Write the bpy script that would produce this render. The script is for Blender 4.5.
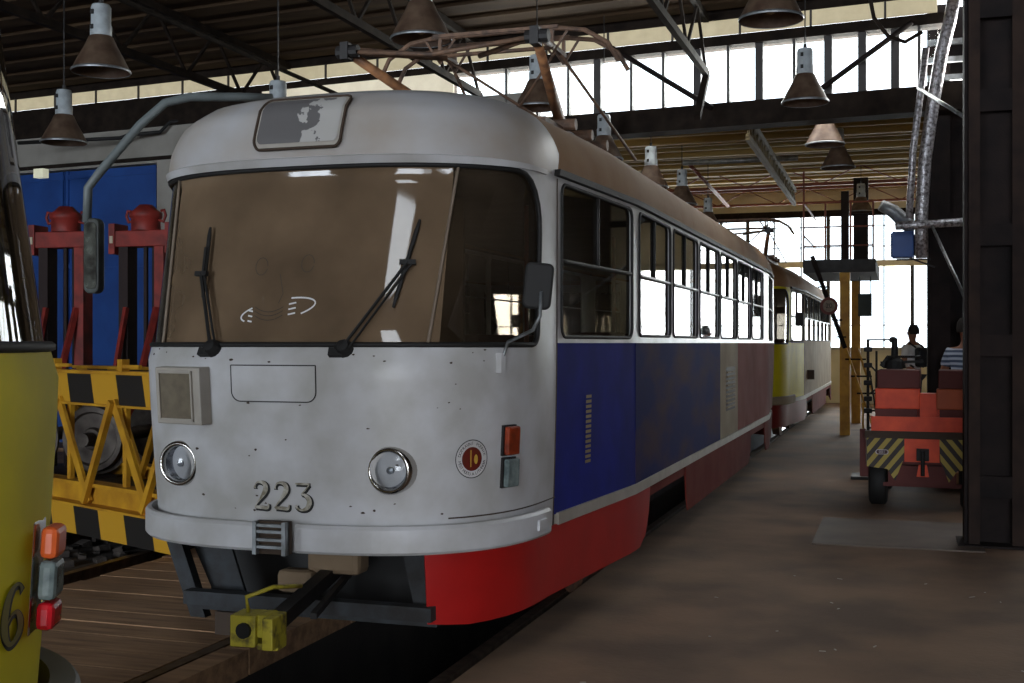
import bpy, math, random
from mathutils import Vector, Matrix
from mathutils.geometry import delaunay_2d_cdt
random.seed(7)
for o in list(bpy.data.objects): bpy.data.objects.remove(o)
scene = bpy.context.scene
COL = scene.collection
PI = math.pi
# ------------------------------------------------------------------ camera
FPX = 1200.0; EYE = 1.7
TH = math.atan(393.0/FPX); SN, CS = math.sin(TH), math.cos(TH)
cam = bpy.data.cameras.new('camera'); cam.sensor_width = 36; cam.lens = 36*FPX/1024.0
cam.shift_y = 1.5/1024; cam.clip_start = .05; cam.clip_end = 200
co = bpy.data.objects.new('camera', cam); COL.objects.link(co)
co.location = (0, 0, EYE); co.rotation_euler = (PI/2, 0, TH)
scene.camera = co
# ------------------------------------------------------------------ world, light, exposure
scene.view_settings.view_transform = 'Standard'
scene.view_settings.look = 'None'
scene.view_settings.gamma = 1
scene.view_settings.exposure = 1.3
w = bpy.data.worlds.new('sky'); scene.world = w; w.use_nodes = True
bg = w.node_tree.nodes['Background']; bg.inputs[0].default_value = (.86, .93, 1, 1); bg.inputs[1].default_value = 2.2
def area(name, loc, rot, sx, sy, power, col=(1, 1, 1)):
    l = bpy.data.lights.new(name, 'AREA'); l.shape = 'RECTANGLE'; l.size = sx; l.size_y = sy
    l.energy = power; l.color = col
    o = bpy.data.objects.new(name, l); COL.objects.link(o); o.location = loc; o.rotation_euler = rot
    return o
WA = math.atan(-.109)            # the cross wall runs 6 degrees off square
area('daylight_clerestory', (-6.0, 16.45, 5.28), (-PI/2+.25, 0, WA), 15.5, .8, 420, (1, .96, .9))
area('daylight_end_windows', (-1.0, 35.6, 3.3), (-PI/2, 0, 0), 19, 4.2, 1250, (1, .98, .94))
area('daylight_gate_left', (-9.2, -12.5, 2.6), (PI/2, 0, 0), 7.5, 4.6, 760, (.80, .89, 1))
area('daylight_gate_right', (2.6, -12.5, 2.6), (PI/2, 0, 0), 6.5, 4.6, 430, (.84, .9, 1))
area('daylight_rooflight', (-1.0, -.9, 5.88), (0, 0, 0), 1.5, 2.2, 50, (.86, .93, 1))
# ------------------------------------------------------------------ helpers
def srgb(r, g, b):
    f = lambda c: (c/255/12.92) if c/255 <= .04045 else ((c/255+.055)/1.055)**2.4
    return (f(r), f(g), f(b), 1)
MC = {}
def mat(name, rgb, rough=.6, metal=0, rgb2=None, scale=4, detail=5, lo=.35, hi=.65, bump=0, bscale=60, stretch=(1, 1, 1), emit=0, spec=.5):
    if name in MC: return MC[name]
    m = bpy.data.materials.new(name); m.use_nodes = True
    nt = m.node_tree; p = nt.nodes['Principled BSDF']
    p.inputs['Roughness'].default_value = rough; p.inputs['Metallic'].default_value = metal
    p.inputs['Specular IOR Level'].default_value = spec
    c = srgb(*rgb); p.inputs['Base Color'].default_value = c
    if emit:
        p.inputs['Emission Color'].default_value = c; p.inputs['Emission Strength'].default_value = emit
    tc = nt.nodes.new('ShaderNodeTexCoord'); mp = nt.nodes.new('ShaderNodeMapping')
    mp.inputs['Scale'].default_value = stretch
    nt.links.new(tc.outputs['Object'], mp.inputs['Vector'])
    c2 = srgb(*rgb2) if rgb2 else (c[0]*.8, c[1]*.78, c[2]*.76, 1)
    n = nt.nodes.new('ShaderNodeTexNoise'); n.inputs['Scale'].default_value = scale; n.inputs['Detail'].default_value = detail
    nt.links.new(mp.outputs[0], n.inputs['Vector'])
    r = nt.nodes.new('ShaderNodeValToRGB')
    r.color_ramp.elements[0].position = lo; r.color_ramp.elements[1].position = hi
    r.color_ramp.elements[0].color = c2; r.color_ramp.elements[1].color = c
    nt.links.new(n.outputs['Fac'], r.inputs['Fac']); nt.links.new(r.outputs['Color'], p.inputs['Base Color'])
    if bump:
        n2 = nt.nodes.new('ShaderNodeTexNoise'); n2.inputs['Scale'].default_value = bscale
        b = nt.nodes.new('ShaderNodeBump'); b.inputs['Strength'].default_value = bump; b.inputs['Distance'].default_value = .01
        nt.links.new(mp.outputs[0], n2.inputs['Vector']); nt.links.new(n2.outputs['Fac'], b.inputs['Height']); nt.links.new(b.outputs[0], p.inputs['Normal'])
    MC[name] = m
    return m
def glass(name, tint=(.6, .62, .6), dust=.0, dustrgb=(110, 95, 75), rough=.03, ior=1.5):
    if name in MC: return MC[name]
    m = bpy.data.materials.new(name); m.use_nodes = True
    nt = m.node_tree; nt.nodes.remove(nt.nodes['Principled BSDF']); out = nt.nodes['Material Output']
    t = nt.nodes.new('ShaderNodeBsdfTransparent'); t.inputs[0].default_value = (*tint, 1)
    d = nt.nodes.new('ShaderNodeBsdfDiffuse'); d.inputs[0].default_value = srgb(*dustrgb)
    g = nt.nodes.new('ShaderNodeBsdfGlossy'); g.inputs['Roughness'].default_value = rough
    fr = nt.nodes.new('ShaderNodeFresnel'); fr.inputs[0].default_value = ior
    m1 = nt.nodes.new('ShaderNodeMixShader'); m2 = nt.nodes.new('ShaderNodeMixShader')
    tc = nt.nodes.new('ShaderNodeTexCoord')
    n = nt.nodes.new('ShaderNodeTexNoise'); n.inputs['Scale'].default_value = 2.5; n.inputs['Detail'].default_value = 4
    nt.links.new(tc.outputs['Object'], n.inputs['Vector'])
    mr = nt.nodes.new('ShaderNodeMapRange'); mr.inputs[1].default_value = .3; mr.inputs[2].default_value = .7
    mr.inputs[3].default_value = max(0, dust-.13); mr.inputs[4].default_value = min(1, dust+.1) if dust else 0
    nt.links.new(n.outputs['Fac'], mr.inputs[0]); nt.links.new(mr.outputs[0], m1.inputs[0])
    nt.links.new(t.outputs[0], m1.inputs[1]); nt.links.new(d.outputs[0], m1.inputs[2])
    nt.links.new(fr.outputs[0], m2.inputs[0]); nt.links.new(m1.outputs[0], m2.inputs[1]); nt.links.new(g.outputs[0], m2.inputs[2])
    nt.links.new(m2.outputs[0], out.inputs[0])
    MC[name] = m
    return m
def stripes(name, ca, cb, width, axis=(1, 0, 0), slant=(0, 0, 1), rough=.6):
    """painted hazard stripes, a wave of a fixed direction in object space"""
    if name in MC: return MC[name]
    m = mat(name, ca, rough)
    nt = m.node_tree; p = nt.nodes['Principled BSDF']
    tc = nt.nodes.new('ShaderNodeTexCoord')
    v = nt.nodes.new('ShaderNodeVectorMath'); v.operation = 'DOT_PRODUCT'
    v.inputs[1].default_value = tuple((axis[i]+slant[i])/width for i in range(3))
    nt.links.new(tc.outputs['Object'], v.inputs[0])
    f = nt.nodes.new('ShaderNodeMath'); f.operation = 'FRACT'; nt.links.new(v.outputs['Value'], f.inputs[0])
    g = nt.nodes.new('ShaderNodeMath'); g.operation = 'GREATER_THAN'; g.inputs[1].default_value = .5; nt.links.new(f.outputs[0], g.inputs[0])
    mx = nt.nodes.new('ShaderNodeMix'); mx.data_type = 'RGBA'
    mx.inputs[6].default_value = srgb(*ca); mx.inputs[7].default_value = srgb(*cb)
    nt.links.new(g.outputs[0], mx.inputs[0]); nt.links.new(mx.outputs[2], p.inputs['Base Color'])
    return m
class MB:
    def __init__(s): s.v = []; s.f = []; s.m = []; s.mi = 0
    def add(s, vs, fs):
        b = len(s.v); s.v += [tuple(v) for v in vs]
        for f in fs: s.f.append(tuple(b+i for i in f)); s.m.append(s.mi)
        return s
    def box(s, x0, x1, y0, y1, z0, z1, M=None):
        vs = [Vector((x, y, z)) for z in (z0, z1) for x, y in ((x0, y0), (x1, y0), (x1, y1), (x0, y1))]
        if M: vs = [M @ v for v in vs]
        return s.add(vs, [(3, 2, 1, 0), (4, 5, 6, 7), (0, 1, 5, 4), (1, 2, 6, 5), (2, 3, 7, 6), (3, 0, 4, 7)])
    def bar(s, a, b, w_, h_=None, up=(0, 0, 1)):
        a, b = Vector(a), Vector(b); h_ = h_ or w_; d = (b-a).normalized(); up = Vector(up)
        if abs(d.dot(up)) > .98: up = Vector((0, 1, 0)) if abs(d.y) < .9 else Vector((1, 0, 0))
        r = d.cross(up).normalized()*w_/2; u = r.cross(d).normalized()*h_/2
        vs = [p+q for p in (a, b) for q in (-r-u, r-u, r+u, -r+u)]
        return s.add(vs, [(3, 2, 1, 0), (4, 5, 6, 7), (0, 1, 5, 4), (1, 2, 6, 5), (2, 3, 7, 6), (3, 0, 4, 7)])
    def tube(s, pts, r, n=8, closed=False, caps=True):
        pts = [Vector(p) for p in pts]; rs = r if isinstance(r, (list, tuple)) else [r]*len(pts)
        N = len(pts); rings = []; prev = None
        for i, p in enumerate(pts):
            if closed: t = pts[(i+1) % N]-pts[i-1]
            else: t = pts[min(i+1, N-1)]-pts[max(i-1, 0)]
            t = t.normalized() if t.length > 1e-9 else Vector((0, 0, 1))
            if prev is None:
                a = Vector((0, 0, 1)) if abs(t.z) < .9 else Vector((1, 0, 0)); u = t.cross(a).normalized()
            else:
                u = prev-t*prev.dot(t); u = u.normalized() if u.length > 1e-6 else t.orthogonal().normalized()
            prev = u; v = t.cross(u)
            rings.append([p+(u*math.cos(2*PI*k/n)+v*math.sin(2*PI*k/n))*rs[i] for k in range(n)])
        vs = [v for rg in rings for v in rg]; fs = []
        for i in range(N if closed else N-1):
            j = (i+1) % N
            for k in range(n): fs.append((i*n+k, i*n+(k+1) % n, j*n+(k+1) % n, j*n+k))
        if caps and not closed: fs += [tuple(range(n))[::-1], tuple((N-1)*n+k for k in range(n))]
        return s.add(vs, fs)
    def cyl(s, a, b, r, n=16): return s.tube([a, b], r, n)
    def lathe(s, prof, M=None, n=24):
        """profile of (radius, height) turned about Z"""
        vs = []; M = M or Matrix()
        for r, z in prof:
            for k in range(n): vs.append(M @ Vector((r*math.cos(2*PI*k/n), r*math.sin(2*PI*k/n), z)))
        fs = [(i*n+k, i*n+(k+1) % n, (i+1)*n+(k+1) % n, (i+1)*n+k) for i in range(len(prof)-1) for k in range(n)]
        return s.add(vs, fs)
    def prism(s, poly, y0, y1, M=None):
        """poly in XZ, pushed along Y"""
        n = len(poly); vs = [Vector((x, y, z)) for y in (y0, y1) for x, z in poly]
        if M: vs = [M @ v for v in vs]
        return s.add(vs, [tuple(range(n)), tuple(range(n, 2*n))[::-1]]+[(i, i+n, (i+1) % n+n, (i+1) % n) for i in range(n)])
    def build(s, name, m, parent=None, smooth=False, bevel=0):
        me = bpy.data.meshes.new(name); me.from_pydata(s.v, [], s.f)
        for x in (m if isinstance(m, (list, tuple)) else [m]): me.materials.append(x)
        if any(s.m): me.polygons.foreach_set('material_index', s.m)
        if smooth: me.polygons.foreach_set('use_smooth', [True]*len(s.f))
        me.update()
        o = bpy.data.objects.new(name, me); COL.objects.link(o)
        if parent: o.parent = parent
        if bevel:
            b = o.modifiers.new('bevel', 'BEVEL'); b.width = bevel; b.segments = 2; b.limit_method = 'ANGLE'
        return o
def tag(o, label=None, cat=None, group=None, kind=None):
    if label: o['label'] = label
    if cat: o['category'] = cat
    if group: o['group'] = group
    if kind: o['kind'] = kind
    return o
def empty(name, loc=(0, 0, 0), rz=0, parent=None):
    o = bpy.data.objects.new(name, None); COL.objects.link(o); o.location = loc; o.rotation_euler = (0, 0, rz); o.empty_display_size = .2
    if parent: o.parent = parent
    return o
def copy_tree(o, parent=None):
    c = o.copy(); COL.objects.link(c); c.parent = parent
    for ch in [x for x in bpy.data.objects if x.parent == o]: copy_tree(ch, c)
    return c
def at(px, py, d):
    """the world point that measures px, py in the photograph at depth d"""
    u = (px-512)/FPX*d
    return Vector((u*CS-d*SN, u*SN+d*CS, EYE+(343-py)/FPX*d))
# ------------------------------------------------------------------ materials
M_white = mat('white_paint', (196, 196, 198), .38, rgb2=(170, 168, 164), scale=3, bump=.05, bscale=8)
M_roofd = mat('roof_dust', (136, 100, 68), .85, spec=.2, rgb2=(154, 124, 92), scale=2.2, lo=.3, hi=.75, bump=.1)
M_dome = mat('dome_paint', (176, 176, 178), .5, rgb2=(160, 150, 138), scale=1.6, lo=.3, hi=.6)
M_blue = mat('blue_paint', (26, 36, 130), .8, rgb2=(22, 31, 108), scale=3, spec=.15)
M_bluedirty = mat('wiped_blue_paint', (26, 29, 84), .85, spec=.08, rgb2=(66, 48, 68), scale=1.6, detail=8, lo=.34, hi=.55, stretch=(1, .6, 1.6), bump=.1, bscale=10)
M_cream = mat('cream_paint', (156, 143, 120), .85, spec=.12, rgb2=(140, 126, 106), scale=3)
M_pink = mat('faded_red_paint', (118, 56, 50), .9, spec=.1, rgb2=(140, 88, 80), scale=1.8, lo=.35, hi=.7)
M_red = mat('red_paint', (176, 22, 20), .45, rgb2=(160, 20, 18), scale=3)
M_reddull = mat('dull_red_paint', (96, 27, 22), .9, spec=.08, rgb2=(108, 46, 38), scale=3)
M_trim = mat('grey_trim', (176, 170, 160), .5)
M_yel = mat('tram_yellow', (214, 200, 30), .6, spec=.15, rgb2=(194, 182, 34), scale=3)
M_black = mat('rubber', (20, 19, 18), .7)
M_dark = mat('dark_steel', (44, 42, 42), .6, metal=.2, rgb2=(28, 25, 23), scale=8)
M_under = mat('underframe', (50, 54, 58), .75, rgb2=(32, 30, 28), scale=7, bump=.2)
M_rust = mat('rust', (112, 74, 44), .85, rgb2=(74, 46, 30), scale=9, bump=.3)
M_pant = mat('pantograph_paint', (116, 88, 68), .7, rgb2=(70, 54, 44), scale=12)
M_chrome = mat('chrome', (190, 188, 184), .18, metal=1)
M_galv = mat('galvanised', (150, 155, 158), .45, metal=.6, rgb2=(110, 112, 112), scale=10)
M_brown = mat('cab_brown', (100, 84, 66), .85)
M_seat = mat('seat_leather', (96, 34, 28), .6)
M_amber = mat('amber_lens', (150, 56, 22), .3, rgb2=(104, 36, 14), scale=14)
M_clear = mat('clear_lens', (120, 132, 130), .2, rgb2=(80, 92, 92), scale=20)
M_redlens = mat('red_lens', (190, 20, 34), .25, rgb2=(130, 12, 20), scale=16)
M_grime = mat('grime', (66, 52, 40), .8)
M_num = mat('number_black', (18, 17, 15), .6)
M_numlight = mat('number_light', (186, 182, 170), .5, rgb2=(120, 112, 92), scale=30)
G_shield = glass('dusty_windscreen_glass', (.34, .30, .25), .50, (152, 128, 102), .05)
G_corner = glass('corner_glass', (.42, .38, .33), .16, (110, 96, 78), .03)
G_side = glass('side_glass', (.50, .52, .50), .04, (110, 100, 86), .02, 1.6)
G_hall = glass('hall_glass', (.92, .95, .96), 0)
# ------------------------------------------------------------------ tram surface
A0, B0, NE = 1.11, 1.15, 2.9
HW, LEN = 1.22, 13.9
TAP = 2.75
def _outline():
    pts = []
    N = 60
    for i in range(N+1):
        ph = (i/N)**1.0*PI/2
        pts.append((A0*math.sin(ph)**(2/NE), B0*(1-math.cos(ph)**(2/NE))))
    for i in range(1, 13): t = i/12; pts.append((A0+(HW-A0)*t, B0+(TAP-B0)*t))
    for i in range(1, 13): pts.append((HW, TAP+(LEN/2-TAP)*i/12))
    rear = [(x, LEN-y) for x, y in pts[:-1]][::-1]
    return pts+rear
OUT = _outline(); CUM = [0.0]
for (a, b), (c, d) in zip(OUT, OUT[1:]): CUM.append(CUM[-1]+math.hypot(c-a, d-b))
SMAX = CUM[-1]
import bisect
def outl(s):
    sg = 1 if s >= 0 else -1; s = min(abs(s), SMAX)
    i = min(max(bisect.bisect_right(CUM, s)-1, 0), len(OUT)-2)
    t = (s-CUM[i])/max(1e-9, CUM[i+1]-CUM[i]); a, b = OUT[i], OUT[i+1]
    return sg*(a[0]+(b[0]-a[0])*t), a[1]+(b[1]-a[1])*t
def s_of_x(x):
    sg = 1 if x >= 0 else -1; x = abs(x)
    for i in range(60):
        if OUT[i+1][0] >= x:
            t = (x-OUT[i][0])/max(1e-9, OUT[i+1][0]-OUT[i][0]); return sg*(CUM[i]+t*(CUM[i+1]-CUM[i]))
    return sg*CUM[60]
def s_of_y(y):
    lo, hi = 0, SMAX
    for _ in range(40):
        m = (lo+hi)/2
        if outl(m)[1] < y: lo = m
        else: hi = m
    return lo
ZE, ZT, NR = 2.68, 3.20, 2.4
FT = [(0, .04), (1.61, 0), (1.66, .025), (1.70, .045), (2.60, .26), (2.63, .22), (2.75, .23), (2.9, .29), (3.0, .42), (3.05, .60), (3.10, .84), (3.15, 1.14), (3.19, 1.65), (3.2, 2.2), (4, 2.2)]
def lerp_t(T, z):
    if z <= T[0][0]: return T[0][1]
    for (a, b), (c, d) in zip(T, T[1:]):
        if z <= c: return b+(d-b)*(z-a)/(c-a)
    return T[-1][1]
VMAX = 3.48
def surf0(s, v):
    if v <= ZE: z = v; ws = 1
    else:
        th = min(1, (v-ZE)/(VMAX-ZE))*PI/2
        z = ZE+(ZT-ZE)*math.sin(th)**(2/NR); ws = max(.0, math.cos(th))**(2/NR)
    x, y = outl(s); rear = y > LEN/2; yy = LEN-y if rear else y
    R = 1.35+2.2*max(0, (z-2.63)/.57)
    t = min(1, yy/R); g = 1-t*t*(3-2*t)
    tk = max(0, (1.6-z)/1.0)**1.3
    f = lerp_t(FT, z)+.05*tk
    g2 = max(0, 1-yy/2.6)
    x = x*(1-.045*tk*g2)*ws
    yy = yy+f*g
    return Vector((x, LEN-yy if rear else yy, z))
def surf(s, v, off=0):
    p = surf0(s, v)
    if off:
        e = .006
        a = surf0(s+e, v)-surf0(s-e, v); b = surf0(s, min(v+e, VMAX))-surf0(s, v-e)
        n = a.cross(b)
        if n.length > 1e-12: p = p+n.normalized()*off
    return p
def v_of_z(z):
    if z <= ZE: return z
    return ZE+(VMAX-ZE)*math.asin(min(1, ((z-ZE)/(ZT-ZE)))**(NR/2))/(PI/2)
def inside(p, poly):
    x, y = p; c = False; j = len(poly)-1
    for i in range(len(poly)):
        xi, yi = poly[i]; xj, yj = poly[j]
        if (yi > y) != (yj > y) and x < (xj-xi)*(y-yi)/(yj-yi)+xi: c = not c
        j = i
    return c
def densify(poly, ds, dz):
    out = []
    for a, b in zip(poly, poly[1:]+poly[:1]):
        n = max(1, int(math.ceil(max(abs(b[0]-a[0])/ds, abs(b[1]-a[1])/dz))))
        out += [(a[0]+(b[0]-a[0])*k/n, a[1]+(b[1]-a[1])*k/n) for k in range(n)]
    return out
def rrect(s0, s1, z0, z1, r, rt=None, n=6):
    """rounded rectangle; rt: radius of the upper corners"""
    rt = r if rt is None else rt; P = []
    for cx, cy, a0, q in ((s0+r, z0+r, PI, r), (s1-r, z0+r, 1.5*PI, r), (s1-rt, z1-rt, 0, rt), (s0+rt, z1-rt, .5*PI, rt)):
        for k in range(n+1):
            a = a0+PI/2*k/n; P.append((cx+q*math.cos(a), cy+q*math.sin(a)))
    return P
def patch(name, outer, m, parent, holes=(), ds=.12, dz=.1, off=0, thick=0, mf=None, sf=surf):
    outer = densify(outer, ds, dz); holes = [densify(h, ds, dz) for h in holes]
    vs, es = [], []
    for pl in [outer]+holes:
        b = len(vs); n = len(pl); vs += pl; es += [(b+i, b+(i+1) % n) for i in range(n)]
    s0, s1 = min(p[0] for p in outer), max(p[0] for p in outer); z0, z1 = min(p[1] for p in outer), max(p[1] for p in outer)
    ni, nj = int((s1-s0)/ds), int((z1-z0)/dz)
    bset = list(vs)
    cell = {}
    for p in bset: cell.setdefault((int(p[0]/ds), int(p[1]/dz)), []).append(p)
    for i in range(ni+1):
        for j in range(nj+1):
            p = (s0+(i+.5)*ds, z0+(j+.5)*dz)
            if p[0] >= s1 or p[1] >= z1 or not inside(p, outer) or any(inside(p, h) for h in holes): continue
            near = False; ci, cj = int(p[0]/ds), int(p[1]/dz)
            for a in (-1, 0, 1):
                for b in (-1, 0, 1):
                    for q in cell.get((ci+a, cj+b), ()):
                        if abs(q[0]-p[0]) < ds*.4 and abs(q[1]-p[1]) < dz*.4: near = True
            if not near: vs.append(p)
    r = delaunay_2d_cdt([Vector(p) for p in vs], es, [], 0, 1e-5)
    V, F = r[0], r[2]
    mb = MB(); tri = []
    for f in F:
        c = (sum(V[i][0] for i in f)/3, sum(V[i][1] for i in f)/3)
        if inside(c, outer) and not any(inside(c, h) for h in holes):
            a, b, d = (V[i] for i in f)
            ar = (b[0]-a[0])*(d[1]-a[1])-(b[1]-a[1])*(d[0]-a[0])
            if abs(ar) < 1e-9: continue
            tri.append(tuple(f) if ar > 0 else tuple(f)[::-1])
    mb.add([sf(p[0], p[1], off) for p in V], tri)
    if mf: mb.m = [mf((sum(V[i][0] for i in f)/3, sum(V[i][1] for i in f)/3)) for f in tri]
    o = mb.build(name, m, parent, smooth=True)
    if thick:
        sd = o.modifiers.new('thick', 'SOLIDIFY'); sd.thickness = thick; sd.offset = -1
        es_ = o.modifiers.new('edges', 'EDGE_SPLIT'); es_.split_angle = math.radians(50)
    return o
def ribbon(name, line, r, m, parent, off=0, closed=True, n=6, dens=(.1, .1), sf=surf):
    if dens:
        L = densify(line, *dens)
        if not closed:
            L = [p for p in L]; k = max(i for i, p in enumerate(L) if abs(p[0]-line[-1][0])+abs(p[1]-line[-1][1]) < 1e-9); L = L[:k+1]
    else: L = line
    return MB().tube([sf(a, b, off) for a, b in L], r, n, closed=closed).build(name, m, parent, smooth=True)
# digit strokes: (x, z, half width) in a cell 0..1 x 0..1.35
DIG = {
 '2': [[(.12, 1.0, .09), (.14, 1.12, .05), (.26, 1.27, .06), (.48, 1.3, .09), (.68, 1.2, .13), (.72, 1.0, .15), (.62, .78, .13), (.42, .52, .08), (.2, .27, .05), (.1, .12, .05)],
       [(.08, .09, .085), (.45, .09, .10), (.78, .08, .09), (.86, .3, .035)]],
 '3': [[(.1, 1.28, .06), (.5, 1.28, .07), (.86, 1.28, .06)], [(.84, 1.25, .05), (.62, .98, .05), (.42, .8, .05), (.6, .76, .09), (.78, .6, .14), (.82, .38, .15), (.68, .14, .12), (.42, .04, .07), (.2, .1, .07), (.1, .26, .10)]],
 '6': [[(.78, 1.12, .09), (.66, 1.27, .05), (.46, 1.28, .07), (.26, 1.08, .12), (.16, .72, .14), (.18, .36, .13), (.34, .08, .08), (.54, .06, .08), (.76, .24, .13), (.78, .46, .13), (.62, .68, .07), (.42, .68, .05), (.26, .52, .04)]],
}
def digits(txt, parent, z0, h, s0, wd, gap, mirror=1, sf=surf, face=None):
    """painted numerals, pale face with a black shadow edge; h height, wd cell width"""
    k = h/1.35
    for lay, (m, dx, dz, grow, off) in enumerate(((M_num, .05, -.05, .05, .004), (face or M_numlight, 0, 0, 0, .0065))):
        mb = MB()
        for i, ch in enumerate(txt):
            for st in DIG[ch]:
                # smooth the centre line
                P = []
                for q in range(len(st)-1):
                    p0, p1, p2, p3 = st[max(q-1, 0)], st[q], st[q+1], st[min(q+2, len(st)-1)]
                    for t in (0, .25, .5, .75):
                        P.append(tuple(.5*((2*p1[c])+(-p0[c]+p2[c])*t+(2*p0[c]-5*p1[c]+4*p2[c]-p3[c])*t*t+(-p0[c]+3*p1[c]-3*p2[c]+p3[c])*t**3) for c in range(3)))
                P.append(st[-1]); vs = []
                for q, p in enumerate(P):
                    a, b = P[max(q-1, 0)], P[min(q+1, len(P)-1)]
                    tx, tz = b[0]-a[0], b[1]-a[1]; l = math.hypot(tx, tz) or 1; nx, nz = -tz/l, tx/l
                    hw = max(.015, p[2]-.02)+grow
                    for sg in (-1, 1):
                        X = (p[0]+dx+nx*hw*sg)*wd; Z = (p[1]+dz+nz*hw*sg)*k
                        vs.append(sf(s0+mirror*(i*(wd+gap)+X), z0+Z, off))
                mb.add(vs, [(2*q, 2*q+1, 2*q+3, 2*q+2) for q in range(len(P)-1)])
        o = mb.build('number_shadow' if lay == 0 else 'number', m, parent)
        if lay == 0: tag(o, 'black painted numeral edges %s' % txt)
        else: tag(o, 'pale painted numeral faces %s' % txt)
def text_on(txt, mp, size, m, name, parent):
    """lettering: the text's mesh sent through mp(x, y)"""
    cu = bpy.data.curves.new(name or 'tmp', 'FONT'); cu.body = txt; cu.size = size; cu.align_x = 'CENTER'; cu.align_y = 'CENTER'; cu.resolution_u = 2
    t = bpy.data.objects.new(name or 'tmp', cu); COL.objects.link(t)
    dg = bpy.context.evaluated_depsgraph_get(); me = t.evaluated_get(dg).to_mesh()
    mb = MB().add([mp(v.co.x, v.co.y) for v in me.vertices], [tuple(p.vertices) for p in me.polygons])
    bpy.data.objects.remove(t)
    return mb.build(name, m, parent) if name else mb
def frame_at(s, v, off=0):
    """matrix on the surface: Z outward, X along s, Y up"""
    e = .01; p = surf(s, v, off); a = (surf0(s+e, v)-surf0(s-e, v)).normalized(); b = surf0(s, v+e)-surf0(s, v-e)
    n = a.cross(b).normalized(); b = n.cross(a)
    return Matrix(((a.x, b.x, n.x, p.x), (a.y, b.y, n.y, p.y), (a.z, b.z, n.z, p.z), (0, 0, 0, 1)))
WINS = [(2.88+1.29*i, 2.88+1.29*(i+1)-.13) for i in range(6)]
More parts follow.
